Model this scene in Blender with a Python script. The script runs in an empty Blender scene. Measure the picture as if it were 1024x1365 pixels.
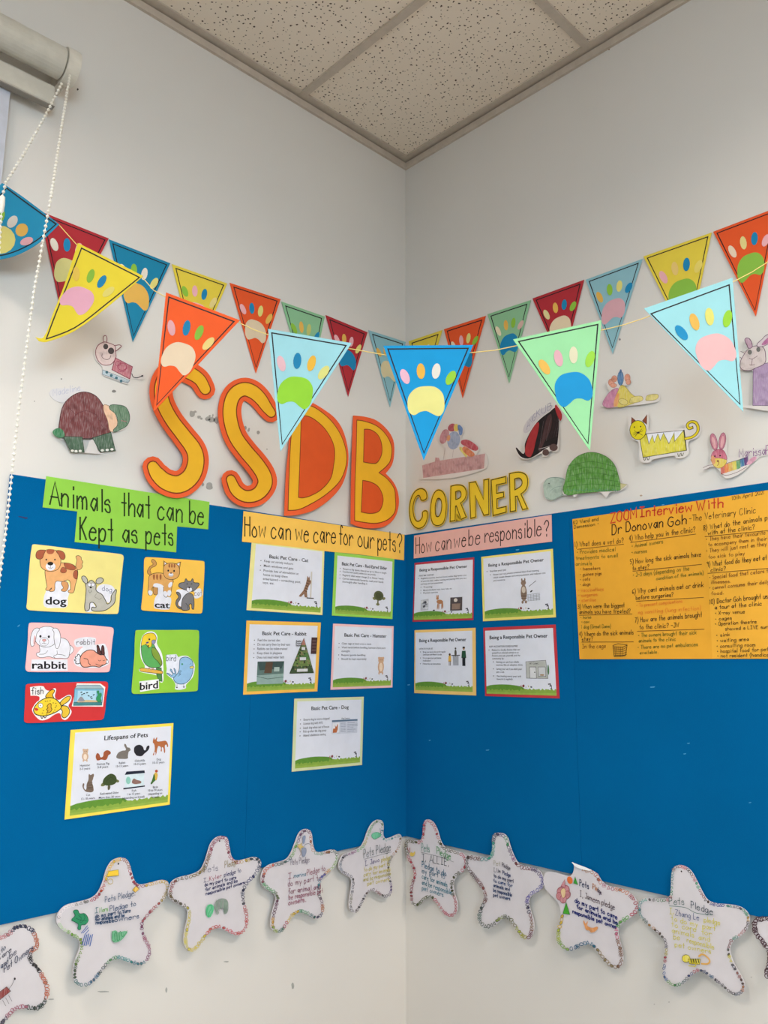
import bpy, math, random
from mathutils import Vector, Matrix
from mathutils.geometry import tessellate_polygon
random.seed(7)
SC = bpy.context.scene
COL = SC.collection

# ------------------------------------------------------------------ camera
FPX = 1058.5
YAW, PIT, ROL = (math.radians(a) for a in (44.173, 10.238, 0.262))
CF = Vector((math.sin(YAW)*math.cos(PIT), math.cos(YAW)*math.cos(PIT), math.sin(PIT)))
CR = Vector((math.cos(YAW), -math.sin(YAW), 0)); CU = CR.cross(CF)
CR, CU = CR*math.cos(ROL)+CU*math.sin(ROL), CU*math.cos(ROL)-CR*math.sin(ROL)
CP = Vector((-2.0785, -2.0236, 1.5))
cam_d = bpy.data.cameras.new('camera'); cam = bpy.data.objects.new('camera', cam_d); COL.objects.link(cam)
cam_d.sensor_fit = 'VERTICAL'; cam_d.sensor_height = 36; cam_d.lens = FPX/1365*36; cam_d.clip_start = .01
M = Matrix((CR, CU, -CF)).transposed().to_4x4(); M.translation = CP; cam.matrix_world = M
SC.camera = cam

# ------------------------------------------------------------------ light and exposure
W = bpy.data.worlds.new('world'); SC.world = W; W.use_nodes = True
W.node_tree.nodes['Background'].inputs[0].default_value = (.86, .93, 1, 1)
W.node_tree.nodes['Background'].inputs[1].default_value = 1.0
SC.view_settings.view_transform = 'Standard'; SC.view_settings.look = 'None'
SC.view_settings.exposure = 0.0; SC.view_settings.gamma = 1; SC.view_settings.use_curve_mapping = False
RX, RY, RH = -5.4, -5.0, 3.42          # room extents: corner of the two walls at the origin
LAMPS = [(-.85, -2.95), (-2.75, -1.05), (-3.2, -3.9), (-1.15, -4.4)]
def area(name, loc, tgt, sx, sy, power, col, spread):
    l = bpy.data.lights.new(name, 'AREA'); l.shape = 'RECTANGLE'; l.size = sx; l.size_y = sy
    l.energy = power; l.color = col; l.spread = math.radians(spread)
    o = bpy.data.objects.new(name, l); COL.objects.link(o); o.location = loc
    o.rotation_euler = (Vector(tgt)-Vector(loc)).to_track_quat('-Z', 'Y').to_euler(); return o
for i, (x, y) in enumerate(LAMPS):
    area('ceiling_lamp', (x, y, RH-.075), (x, y, 0), 1.1, .5, (54, 38, 28, 26)[i], (1, .87, .76), 160)
area('daylight_fill', (-3.0, .25, 1.75), (-3.0, -3, 1.3), 2.2, 1.3, 20, (.88, .96, 1), 150)

area('daylight_fill', (-2.7, RY+.06, 2.15), (-1.0, 0, 1.55), 2.6, 1.3, 21, (.69, .905, 1.05), 56)  # added lamp at an unseen back window, brightens the walls at mid height
area('daylight_fill', (RX+.06, -3.2, 2.15), (0, -1.9, 1.55), 2.2, 1.3, 16, (.69, .905, 1.05), 56)  # added likewise on the unseen far-left side, aimed at the right wall

# ------------------------------------------------------------------ materials
def lin(h):
    h = h.lstrip('#'); c = [int(h[i:i+2], 16)/255 for i in (0, 2, 4)]
    return [x/12.92 if x <= .04045 else ((x+.055)/1.055)**2.4 for x in c]+[1]
_m = {}
def mat(kind, h, **k):
    key = (kind, h)
    if key in _m: return _m[key]
    m = bpy.data.materials.new(kind+'_'+h); m.use_nodes = True; nt = m.node_tree; N = nt.nodes; L = nt.links
    b = N['Principled BSDF']; c = lin(h); b.inputs['Base Color'].default_value = c
    b.inputs['Roughness'].default_value = {'ink': .55, 'paper': .75, 'crayon': .85, 'wall': .8, 'felt': .95, 'plastic': .4, 'tile': .9, 'metal': .45}.get(kind, .7)
    b.inputs['Specular IOR Level'].default_value = {'ink': .2, 'felt': .05, 'tile': .1, 'crayon': .1, 'paper': .25}.get(kind, .35)
    tc = N.new('ShaderNodeTexCoord')
    def noise(scale, det=3, stretch=None):
        n = N.new('ShaderNodeTexNoise'); n.inputs['Scale'].default_value = scale; n.inputs['Detail'].default_value = det
        if stretch:
            mp = N.new('ShaderNodeMapping'); mp.inputs['Scale'].default_value = stretch[0]; mp.inputs['Rotation'].default_value = stretch[1]
            L.new(tc.outputs['Object'], mp.inputs[0]); L.new(mp.outputs[0], n.inputs['Vector'])
        else: L.new(tc.outputs['Object'], n.inputs['Vector'])
        return n
    def mixc(fac, c2, lo=.4, hi=.6, src=None):
        r = N.new('ShaderNodeMapRange'); r.inputs[1].default_value = lo; r.inputs[2].default_value = hi; L.new(fac, r.inputs[0])
        x = N.new('ShaderNodeMix'); x.data_type = 'RGBA'; x.inputs[6].default_value = c; x.inputs[7].default_value = c2
        if src: L.new(src, x.inputs[6])
        L.new(r.outputs[0], x.inputs[0]); L.new(x.outputs[2], b.inputs['Base Color']); return x.outputs[2]
    def bump(f, s, d=.001):
        bm = N.new('ShaderNodeBump'); bm.inputs['Strength'].default_value = s; bm.inputs['Distance'].default_value = d
        L.new(f, bm.inputs['Height']); L.new(bm.outputs[0], b.inputs['Normal'])
    if kind == 'paper':
        mixc(noise(18, 4).outputs[0], [x*.94 for x in c[:3]]+[1], .35, .7); bump(noise(9, 3).outputs[0], .25, .006)
    elif kind == 'ink':
        mixc(noise(60, 2).outputs[0], [min(1, x*1.12+.006) for x in c[:3]]+[1], .4, .8)
    elif kind == 'crayon':
        n = noise(1, 3, ((420, 50, 1), (0, 0, .5))); wht = [.55+.45*x for x in c[:3]]+[1]
        o = mixc(n.outputs[0], [x*.55+.45*y*.9 for x, y in zip(c[:3], wht)]+[1], .45, .75)
        mixc(noise(45, 2).outputs[0], [x*.62 for x in c[:3]]+[1], .5, .8, o)
    elif kind == 'wall':
        mixc(noise(1.3, 4).outputs[0], [x*.955 for x in c[:3]]+[1], .4, .75); bump(noise(160, 3).outputs[0], .12, .0008)
    elif kind == 'felt':
        o = mixc(noise(2.2, 5).outputs[0], [x*.9 for x in c[:3]]+[1], .4, .7)
        mixc(noise(600, 2).outputs[0], [x*1.12 for x in c[:3]]+[1], .5, .8, o); bump(noise(700, 2).outputs[0], .25, .0005)
    elif kind == 'tile':
        # punched mineral-fibre tile: short dark fissures of uneven size
        vo = N.new('ShaderNodeTexVoronoi'); vo.voronoi_dimensions = '2D'; vo.inputs['Scale'].default_value = 62; vo.inputs['Randomness'].default_value = 1
        dn = noise(60, 2); ad = N.new('ShaderNodeVectorMath'); ad.operation = 'SCALE'; ad.inputs[3].default_value = .012
        a2 = N.new('ShaderNodeVectorMath'); a2.operation = 'ADD'
        L.new(dn.outputs[1], ad.inputs[0]); L.new(ad.outputs[0], a2.inputs[0]); L.new(tc.outputs['Object'], a2.inputs[1]); L.new(a2.outputs[0], vo.inputs['Vector'])
        sp = N.new('ShaderNodeSeparateColor'); L.new(vo.outputs['Color'], sp.inputs[0])
        th = N.new('ShaderNodeMath'); th.operation = 'MULTIPLY_ADD'; th.inputs[1].default_value = .13; th.inputs[2].default_value = .06; L.new(sp.outputs[0], th.inputs[0])
        lt = N.new('ShaderNodeMath'); lt.operation = 'LESS_THAN'; L.new(vo.outputs['Distance'], lt.inputs[0]); L.new(th.outputs[0], lt.inputs[1])
        gt = N.new('ShaderNodeMath'); gt.operation = 'GREATER_THAN'; gt.inputs[1].default_value = .25; L.new(sp.outputs[1], gt.inputs[0])
        mu = N.new('ShaderNodeMath'); mu.operation = 'MULTIPLY'; L.new(lt.outputs[0], mu.inputs[0]); L.new(gt.outputs[0], mu.inputs[1])
        mixc(mu.outputs[0], lin('5f5246'), 0, 1); bump(noise(220, 2).outputs[0], .2, .0006)
    elif kind == 'metal':
        mixc(noise(30, 3).outputs[0], [x*.92 for x in c[:3]]+[1]); b.inputs['Metallic'].default_value = 0
    elif kind == 'glass':
        b.inputs['Transmission Weight'].default_value = 1; b.inputs['Roughness'].default_value = .02; b.inputs['IOR'].default_value = 1.01
    elif kind == 'glow':
        b.inputs['Emission Color'].default_value = c; b.inputs['Emission Strength'].default_value = .6
    else:
        mixc(noise(25, 3).outputs[0], [x*.93 for x in c[:3]]+[1])
    _m[key] = m; return m
def MT(s):                                   # 'p:hex' paper, 'c:hex' crayon, 'hex' ink
    if ':' in s: k, h = s.split(':'); return mat({'p': 'paper', 'c': 'crayon', 'w': 'wall', 'f': 'felt'}[k], h)
    return mat('ink', s)

# ------------------------------------------------------------------ mesh helpers
def setprops(o, label=None, cat=None, group=None, kind=None):
    for k, v in (('label', label), ('category', cat), ('group', group), ('kind', kind)):
        if v: o[k] = v
    return o
def mesh_obj(name, verts, faces, mats, idx=None, parent=None, smooth=False):
    me = bpy.data.meshes.new(name); me.from_pydata(verts, [], faces)
    for m in (mats if isinstance(mats, list) else [mats]): me.materials.append(m)
    if idx: me.polygons.foreach_set('material_index', idx)
    if smooth: me.polygons.foreach_set('use_smooth', [True]*len(me.polygons))
    me.update(); o = bpy.data.objects.new(name, me); COL.objects.link(o)
    if parent: o.parent = parent
    return o
def boxvf(x0, x1, y0, y1, z0, z1, b=0):
    v = [(x, y, z) for x in (x0, x1) for y in (y0, y1) for z in (z0, z1)]
    return v, [(0, 1, 3, 2), (4, 6, 7, 5), (0, 4, 5, 1), (2, 3, 7, 6), (0, 2, 6, 4), (1, 5, 7, 3)]
def box(name, x0, x1, y0, y1, z0, z1, m, parent=None, bevel=0):
    c = ((x0+x1)/2, (y0+y1)/2, (z0+z1)/2)
    v, f = boxvf(x0-c[0], x1-c[0], y0-c[1], y1-c[1], z0-c[2], z1-c[2])
    o = mesh_obj(name, v, f, m, parent=parent); o.location = c
    if parent: o.location = Vector(c)-parent.matrix_world.translation if False else Vector(c)-Vector(parent.location)
    if bevel:
        md = o.modifiers.new('bevel', 'BEVEL'); md.width = bevel; md.segments = 2
    return o
def parse(s, crop=None):
    out = []
    for t in s.split():
        c = t.endswith('!'); t = t.rstrip('!'); x, y = t.split(','); x, y = float(x), float(y)
        if crop: x, y = crop[0]+x/crop[2], crop[1]+y/crop[2]
        out.append((x, y, c))
    return out
def smooth(P, closed=True, sub=4):
    n = len(P); out = []
    if n < 3: return [(p[0], p[1]) for p in P]
    seg = [(P[(i+1) % n][0]-P[i][0], P[(i+1) % n][1]-P[i][1]) for i in range(n)]; ln = [max(1e-9, math.hypot(*q)) for q in seg]
    def tan(i):                              # chord direction, so short corners stay tight
        if P[i][2]: return (0, 0)
        if not closed and i in (0, n-1): k = 0 if i == 0 else n-2; return (seg[k][0]/ln[k], seg[k][1]/ln[k])
        c, d = P[i-1], P[(i+1) % n]; e = (d[0]-c[0], d[1]-c[1]); m = max(1e-9, math.hypot(*e)); return (e[0]/m, e[1]/m)
    for i in range(n if closed else n-1):
        a, b = P[i], P[(i+1) % n]
        if a[2] and b[2]: out.append((a[0], a[1])); continue
        ta, tb = tan(i), tan((i+1) % n); L = ln[i]
        for k in range(sub):
            t = k/sub; h1 = 2*t**3-3*t*t+1; h2 = t**3-2*t*t+t; h3 = 3*t*t-2*t**3; h4 = t**3-t*t
            out.append(tuple(h1*a[j]+h2*L*ta[j]+h3*b[j]+h4*L*tb[j] for j in (0, 1)))
    if not closed: out.append(P[-1][:2])
    return out
def ellipse(cx, cy, rx, ry, rot=0, n=16):
    c, s = math.cos(math.radians(rot)), math.sin(math.radians(rot))
    return [(cx+rx*math.cos(a)*c-ry*math.sin(a)*s, cy+rx*math.cos(a)*s+ry*math.sin(a)*c) for a in (2*math.pi*k/n for k in range(n))]
def sarea(P): return sum(P[i-1][0]*P[i][1]-P[i][0]*P[i-1][1] for i in range(len(P)))/2
def offset(P, d):                            # d > 0 grows the polygon
    s = 1 if sarea(P) > 0 else -1; n = len(P); out = []
    for i in range(n):
        a, b, c = P[i-1], P[i], P[(i+1) % n]
        e1 = Vector((b[0]-a[0], b[1]-a[1])); e2 = Vector((c[0]-b[0], c[1]-b[1]))
        if e1.length < 1e-9: e1 = e2
        if e2.length < 1e-9: e2 = e1
        e1 = e1.normalized(); e2 = e2.normalized(); n1 = Vector((e1.y, -e1.x)); n2 = Vector((e2.y, -e2.x))
        m = n1+n2; m = m.normalized() if m.length > 1e-6 else n1
        k = d/max(.45, m.dot(n1)); out.append((b[0]+m.x*k*s, b[1]+m.y*k*s))
    return out
def ribbon(P, w, closed=False):
    Q = [P[0]]
    for p in P[1:]:
        if math.hypot(p[0]-Q[-1][0], p[1]-Q[-1][1]) > 1e-6: Q.append(p)
    if closed and len(Q) > 2 and math.hypot(Q[0][0]-Q[-1][0], Q[0][1]-Q[-1][1]) < 1e-6: Q.pop()
    n = len(Q); V = []; F = []
    if n < 2: return [], []
    for i in range(n):
        b = Vector(Q[i]); a = Vector(Q[i-1]) if (closed or i) else None; c = Vector(Q[(i+1) % n]) if (closed or i < n-1) else None
        e1 = (b-a).normalized() if a is not None else None; e2 = (c-b).normalized() if c is not None else None
        if e1 is None: e1 = e2; b = b-e2*w*.4
        if e2 is None: e2 = e1; b = b+e1*w*.4
        n1 = Vector((-e1.y, e1.x)); n2 = Vector((-e2.y, e2.x)); m = n1+n2
        m = m.normalized() if m.length > .2 else n1
        k = w/2/max(.6, m.dot(n1)); V += [(b.x+m.x*k, b.y+m.y*k), (b.x-m.x*k, b.y-m.y*k)]
    for i in range(n if closed else n-1):
        j = (i+1) % n; F.append((2*i, 2*i+1, 2*j+1, 2*j))
    return V, F

# ------------------------------------------------------------------ planes in the room
def ray(x, y): return CF+CR*((x-512)/FPX)-CU*((y-682.5)/FPX)
class Fr:
    def __init__(s, O, u, v, base=None): s.base = base; s.O, s.u, s.v = Vector(O), Vector(u), Vector(v); s.n = s.u.cross(s.v)
    def px(s, x, y):
        d = ray(x, y); t = (s.O-CP).dot(s.n)/d.dot(s.n); q = CP+d*t-s.O; return (q.dot(s.u), q.dot(s.v))
    def off(s, d): return Fr(s.O+s.n*d, s.u, s.v, s.base)
    def at(s, p, h=0): return s.O+s.u*p[0]+s.v*p[1]+s.n*h
    def tilt(s, x, y, a=0, b=0):             # hinge at a point; a: lower end comes off the wall, b: left end comes off
        O = s.at(s.px(x, y)); a, b = math.radians(a), math.radians(b)
        v = s.v*math.cos(a)-s.n*math.sin(a); n = s.u.cross(v)
        u = s.u*math.cos(b)-n*math.sin(b); return Fr(O, u, v, s)
LW = Fr((0, 0, 0), (1, 0, 0), (0, 0, 1)); RW = Fr((0, 0, 0), (0, -1, 0), (0, 0, 1))
BT = .012                                     # board thickness
_h = Vector((CF.x, CF.y, 0)).normalized(); ST = Fr(CP+_h*1.70, Matrix.Rotation(math.radians(-6), 3, 'Z') @ Vector((_h.y, -_h.x, 0)), (0, 0, 1))   # the string comes nearer towards the right

# ------------------------------------------------------------------ handwriting strokes (two base-36 digits per point, y 3 = baseline)
HW = {'a': '5|4728170514233547;.4843', 'b': '5|.0c03;06284745331304', 'c': '5|47280604133344', 'd': '5|47280604133346;.4c43',
'e': '5|.0646;4647280604133344', 'f': '4|4b3c2b2923;.0838', 'g': '5|47280604133346;4841301001', 'h': '5|.0c03;0628474543',
'i': '2|.1813;.1a1b', 'j': '3|28211000;.2a2b', 'k': '5|.0c03;.4805;.1643', 'l': '2|.1c13', 'm': '7|.0803;06283633;36586663',
'n': '5|.0803;0628474543', 'o': '5|28060423444628', 'p': '5|.0800;06284745331304', 'q': '5|47280604133346;.4840', 'r': '4|.0803;06283847',
's': '4|372807062635331304', 't': '4|.2c23;.0838', 'u': '5|0804133346;.4843', 'v': '5|.082348', 'w': '7|.0813375368', 'x': '5|.0843;.4803',
'y': '5|.0824;.4810', 'z': '5|.08480343', 'A': '6|.033c63;.1656', 'B': '5|.0c03;0c3c4a3808;0848453303', 'C': '6|5b3c1b0805234355',
'D': '6|.0c03;0c3c58563303', 'E': '5|.4c0c0343;.0838', 'F': '5|.4c0c03;.0838', 'G': '6|5b3c1b080523435557;.5737', 'H': '6|.0c03;.5c53;.0858',
'I': '5|.0c4c;.2c23;.0343', 'J': '5|.1c5c;4c44331304', 'K': '5|.0c03;.4c07;.1843', 'L': '5|.0c0343', 'M': '7|.030c366c63', 'N': '6|.030c535c',
'O': '6|3c1b08052343575a3c', 'P': '5|.0c03;0c3c4a4807', 'R': '5|.0c03;0c3c4a4807;.1743', 'S': '5|4b2c0a1837452304', 'T': '6|.0c6c;.3c33',
'U': '6|0c052343555c', 'V': '6|.0c335c', 'W': '8|.0c233a537c', 'X': '6|.0c53;.5c03', 'Y': '5|.0c28;.4c2823', 'Z': '6|.0c5c0353',
'0': '5|2c0a0523454a2c', '1': '3|.0a1c13', '2': '5|0a2c4a4703;.0343', '3': '5|0b2c4a28;2847442304', '4': '5|.3c0646;.3c33', '5': '5|.4c0c08;0838462303',
'6': '5|4c1a05234546260 5'.replace(' ', ''), '7': '5|.0c4c13', '8': '5|280a2c4a2805234528', '9': '5|48290b2c4b43', '?': '5|0a2c4b4927;.2726;.2423',
'!': '2|.1c16;.1413', '.': '2|.1314', ',': '2|.1402', '-': '4|.0747', '(': '3|2d0806 20'.replace(' ', ''), ')': '3|0d2826 00'.replace(' ', ''), "'": '2|.1c1a', ':': '2|.1413;.1817', '/': '4|.033c', '*': '4|.1737;.2826'}
def glyphs(s):
    x = 0; out = []
    for ch in s:
        if ch == ' ': x += 4.2; continue
        g = HW.get(ch) or HW.get(ch.lower())
        if not g: continue
        w, st = g.split('|')
        for k in st.split(';'):
            straight = k[0] == '.'; k = k.lstrip('.')
            P = [(x+int(k[i], 36), int(k[i+1], 36)-3, straight) for i in range(0, len(k)-1, 2)]
            out.append(smooth(P, False, 1 if straight else 3) if not straight else [p[:2] for p in P])
        x += int(w)+1.3
    return out, max(x-2.3, 1)
_f = {}
def fontmesh(s, bold):
    key = (s, bold)
    if key not in _f:
        c = bpy.data.curves.new('t', 'FONT'); c.body = s; c.resolution_u = 2; c.offset = .012 if bold else .006; c.fill_mode = 'FRONT'
        o = bpy.data.objects.new('t', c); COL.objects.link(o); bpy.context.view_layer.update()
        me = bpy.data.meshes.new_from_object(o.evaluated_get(bpy.context.evaluated_depsgraph_get()))
        V = [(v.co.x, v.co.y) for v in me.vertices]; F = [tuple(p.vertices) for p in me.polygons]
        x0 = min(v[0] for v in V); x1 = max(v[0] for v in V)
        _f[key] = ([((v[0]-x0)/(x1-x0), v[1]/.73) for v in V], F)
        bpy.data.objects.remove(o); bpy.data.curves.remove(c); bpy.data.meshes.remove(me)
    return _f[key]

# ------------------------------------------------------------------ flat things made of paper
def prism(loops, th):
    V3 = [[Vector((p[0], p[1], 0)) for p in lp] for lp in loops]
    tris = tessellate_polygon(V3); flat = [p for lp in loops for p in lp]; n = len(flat)
    V = [(p[0], p[1], th) for p in flat]+[(p[0], p[1], 0) for p in flat]; F = []
    for a, b, c in tris:
        A, B, Cc = flat[a], flat[b], flat[c]
        if (B[0]-A[0])*(Cc[1]-A[1])-(B[1]-A[1])*(Cc[0]-A[0]) < 0: a, c = c, a
        F += [(a, b, c), (c+n, b+n, a+n)]
    o = 0
    for li, lp in enumerate(loops):
        k = len(lp); rev = (sarea(lp) > 0) == (li == 0)
        for i in range(k):
            j = (i+1) % k; a, b = o+i, o+j
            F.append((a+n, b+n, b, a) if rev else (a, b, b+n, a+n))
        o += k
    return V, F
class Thing:
    def __init__(s, name, label, cat, fr, loops, m, th=.0006, group=None, crop=None, sm=True, px=True):
        if isinstance(loops, str): loops = [loops]
        if fr.base and px:                   # a leaning sheet must clear the wall everywhere
            P = smooth(parse(loops[0], crop)) if isinstance(loops[0], str) else loops[0]
            d = min((fr.at(fr.px(*p[:2]))-fr.base.O).dot(fr.base.n) for p in P)
            if d < 0: fr = fr.off(-d)
        L2 = []
        for lp in loops:
            if isinstance(lp, str): P = parse(lp, crop); lp = smooth(P) if sm else [p[:2] for p in P]
            L2.append([fr.px(*p[:2]) for p in lp] if px else [p[:2] for p in lp])
        s.fr = fr; A = L2[0]; s.out = L2
        s.c = ((min(p[0] for p in A)+max(p[0] for p in A))/2, (min(p[1] for p in A)+max(p[1] for p in A))/2)
        V, F = prism([[(p[0]-s.c[0], p[1]-s.c[1]) for p in lp] for lp in L2], th)
        s.o = mesh_obj(name, V, F, MT(m)); Mx = Matrix((fr.u, fr.v, fr.n)).transposed().to_4x4(); Mx.translation = fr.at(s.c)
        s.o.matrix_world = Mx; setprops(s.o, label, cat, group); s.h = th+.00007
    def art(s, name='picture', crop=None, mapf=None, label=None): return Art(s, name, crop, mapf, label)
class Art:                                    # one part: print, drawing or glued piece on a thing
    def __init__(s, t, name, crop, mapf, label):
        s.t, s.name, s.label = t, name, label; s.V, s.F, s.I, s.mats = [], [], [], []
        s.hk = 1; s.map = mapf or ((lambda x, y: t.fr.px(crop[0]+x/crop[2], crop[1]+y/crop[2])) if crop else t.fr.px)
        s.sc = 1 if mapf else (t.fr.at(t.c)-CP).dot(CF)/FPX/(crop[2] if crop else 1)   # metres per traced unit at this thing
    def _mi(s, h):
        m = MT(h)
        if m not in s.mats: s.mats.append(m)
        return s.mats.index(m)
    def _add(s, V, F, h):
        if not F: return s
        b = len(s.V); i = s._mi(h); c = s.t.c
        s.V += [(p[0]-c[0], p[1]-c[1], s.t.h+(p[2] if len(p) > 2 else 0)) for p in V]; s.F += [tuple(b+k for k in f) for f in F]; s.I += [i]*len(F)
        s.t.h += .00002; return s
    def poly2(s, h, P, th=0):
        if th: V, F = prism([P], th); s._add(V, F, h); s.t.h += th; return s
        tr = tessellate_polygon([[Vector((p[0], p[1], 0)) for p in P]]); F = []
        for a, b, c in tr:
            if (P[b][0]-P[a][0])*(P[c][1]-P[a][1])-(P[b][1]-P[a][1])*(P[c][0]-P[a][0]) < 0: a, c = c, a
            F.append((a, b, c))
        return s._add(P, F, h)
    def fill(s, h, pts, line=None, w=1.5, sm=True, th=0):
        P = parse(pts) if isinstance(pts, str) else [(p[0], p[1], False) for p in pts]
        Q = smooth(P) if (sm and isinstance(pts, str)) else [p[:2] for p in P]
        Q = [s.map(*q) for q in Q]; s.poly2(h, Q, th)
        if line: V, F = ribbon(Q+[Q[0]], w*s.sc, True); s._add(V, F, line)
        return s
    def ell(s, h, cx, cy, rx, ry, rot=0, line=None, w=1.5, th=0): return s.fill(h, ellipse(cx, cy, rx, ry, rot), line, w, False, th)
    def line(s, h, pts, w=1.5, closed=False, sm=True):
        P = parse(pts) if isinstance(pts, str) else [(p[0], p[1], False) for p in pts]
        Q = [s.map(*q[:2]) for q in (smooth(P, closed, 4) if sm else P)]
        V, F = ribbon(Q, w*s.sc, closed); return s._add(V, F, h)
    def ring(s, h, cx, cy, rx, ry, rot=0, w=1.2): return s.line(h, ellipse(cx, cy, rx, ry, rot, 10), w, True, False)
    def _aff(s, A, B, h):
        a, b = s.map(*A), s.map(*B); u = s.map(A[0], A[1]-h); return a, (b[0]-a[0], b[1]-a[1]), (u[0]-a[0], u[1]-a[1])
    def hand(s, h, txt, x0, y0, x1, y1, hh, w=1.5, jit=.25):
        hh *= s.hk; w *= s.hk
        a, b, u = s._aff((x0, y0), (x1, y1), hh); G, tw = glyphs(txt); V = []; F = []
        for st in G:
            dx, dy = random.uniform(-jit, jit), random.uniform(-jit, jit)
            Q = [(a[0]+b[0]*(p[0]+dx)/tw+u[0]*(p[1]+dy)/9, a[1]+b[1]*(p[0]+dx)/tw+u[1]*(p[1]+dy)/9) for p in st]
            v, f = ribbon(Q, w*s.sc); k = len(V); V += v; F += [tuple(k+i for i in q) for q in f]
        return s._add(V, F, h)
    def text(s, h, txt, x0, y0, x1, y1, hh, bold=False):
        a, b, u = s._aff((x0, y0), (x1, y1), hh); V, F = fontmesh(txt, bold)
        if bold:                             # heavier print: the same face laid down again with a hair of shift
            for k in (-.02, .02): s._add([(a[0]+b[0]*p[0]+u[0]*p[1]+k*abs(u[1]), a[1]+b[1]*p[0]+u[1]*p[1]) for p in V], F, h)
        return s._add([(a[0]+b[0]*p[0]+u[0]*p[1], a[1]+b[1]*p[0]+u[1]*p[1]) for p in V], F, h)
    def done(s):
        if s.F:
            o = mesh_obj(s.name, s.V, s.F, s.mats, s.I, s.t.o)
            if s.label: o['label'] = s.label
            if s.name in ('drawn_border', 'pet_icons_print', 'captions', 'answer_lettering', 'question_lettering', 'paint_scar') or (s.name == 'lettering' and len(s.F) > 1500): o['kind'] = 'stuff'
            return o

# ================================================================== THE ROOM
def px_on(fr, x, y): return fr.px(x, y)
WALL = 'w:dddbd7'
WX1 = LW.off(.03).px(13, 130)[0]-.05; WZ1 = LW.off(.03).px(8, 120)[1]-.05
WX0, WZ0 = -3.95, .95   # window opening in the left wall
def wallmesh(name, boxes, m):
    V, F = [], []
    for bb in boxes:
        v, f = boxvf(*bb); k = len(V); V += v; F += [tuple(k+i for i in q) for q in f]
    o = mesh_obj(name, V, F, m); o['kind'] = 'structure'; return o
wm = MT(WALL)
wallL = wallmesh('wall_left', [(RX-.2, WX0, 0, .2, 0, RH+.15), (WX1, 0, 0, .2, 0, RH+.15), (WX0, WX1, 0, .2, 0, WZ0), (WX0, WX1, 0, .2, WZ1, RH+.15)], wm)
wallR = wallmesh('wall_right', [(0, .2, RY-.2, .2, 0, RH+.15)], wm)
wallmesh('wall_back', [(RX-.2, 0, RY-.2, RY, 0, RH+.15)], MT('w:cdb896'))
wallmesh('wall_far_left', [(RX-.2, RX, RY, 0, 0, RH+.15)], MT('w:cdb896'))
wallmesh('floor', [(RX-.2, .2, RY-.2, .2, -.1, 0)], mat('vinyl', '84857f'))
ceil = wallmesh('ceiling', [(RX-.2, .2, RY-.2, .2, RH+.15, RH+.25)], mat('vinyl', 'b8b0a4'))
# suspended grid: tees and tiles are parts of the ceiling
gx = [-.02, -.545, -1.745, -2.945, -4.145, RX+.018]; gy = [-.02, -.85, -2.05, -3.25, -4.45, RY+.018]
tm = mat('metal', 'c8bdb0'); tilem = mat('tile', 'f0e5d6')
for x in gx[1:-1]: box('grid_bar', x-.014, x+.014, RY, 0, RH+.0295, RH+.06, tm, ceil)
for y in gy[1:-1]:
    for i in range(5): box('grid_bar', gx[i+1]+.014, gx[i]-.014, y-.014, y+.014, RH+.0295, RH+.06, tm, ceil)
shared = {}
for i in range(5):
    for j in range(5):
        x0, x1 = gx[i+1]+.012, gx[i]-.012; y0, y1 = gy[j+1]+.012, gy[j]-.012
        if any(x0 < lx < x1 and y0 < ly < y1 for lx, ly in LAMPS): pass
        box('ceiling_tile', x0, x1, y0, y1, RH+.036, RH+.05, tilem, ceil)
# wall angle: upper leg against the tiles, shadow slot, lower batten on the wall
def trim(name, boxes):
    o = wallmesh(name, boxes, tm); return o
trim('trim_1', [(RX, 0, -.036, 0, RH+.031, RH+.036), (RX, 0, -.010, 0, RH, RH+.025)])
trim('trim_2', [(-.036, 0, RY, -.036, RH+.031, RH+.036), (-.010, 0, RY, -.010, RH, RH+.025)])
bb = mat('plastic', 'cfcac0')
wallmesh('baseboard_left', [(RX, -.012, -.012, 0, 0, .09)], bb); wallmesh('baseboard_right', [(-.012, 0, RY, 0, 0, .09)], bb)
# small scars and stains on the paint (parts of the wall)
def scar(wall, fr, h, pts, crop, name='paint_scar'):
    f = fr.off(.0004); P = [f.px(*p) for p in smooth(parse(pts, crop), True, 2)]
    V, F = prism([P], .0004); mesh_obj(name, [tuple(f.at(p, p[2])) for p in V], F, MT(h), parent=wall)
cG = (170, 480, 5.12)
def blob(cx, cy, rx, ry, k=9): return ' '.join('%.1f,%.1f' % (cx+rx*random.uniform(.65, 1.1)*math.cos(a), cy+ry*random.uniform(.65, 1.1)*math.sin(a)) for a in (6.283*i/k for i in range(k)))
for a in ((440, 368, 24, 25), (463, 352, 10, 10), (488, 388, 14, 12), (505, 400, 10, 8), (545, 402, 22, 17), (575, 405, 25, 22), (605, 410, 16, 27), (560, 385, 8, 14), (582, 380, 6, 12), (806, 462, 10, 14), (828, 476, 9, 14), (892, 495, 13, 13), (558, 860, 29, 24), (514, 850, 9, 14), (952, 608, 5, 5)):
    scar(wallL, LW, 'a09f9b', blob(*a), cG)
cB = (0, 400, 3.657)
for a in ((555, 445, 11, 7), (299, 385, 4, 4), (168, 493, 3, 3)): scar(wallL, LW, '7d7b78', blob(*a), cB)
scar(wallL, LW, '3c3a38', blob(207, 238, 3, 3, 6), (0, 0, 2))
for a in ((740, 311, 4, 8), (572, 250, 8, 2), (262, 326, 16, 2), (420, 322, 3, 7), (130, 345, 8, 2)): scar(wallL, LW, 'a3a5a2', blob(*a), (0, 1150, 1.896))
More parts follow.
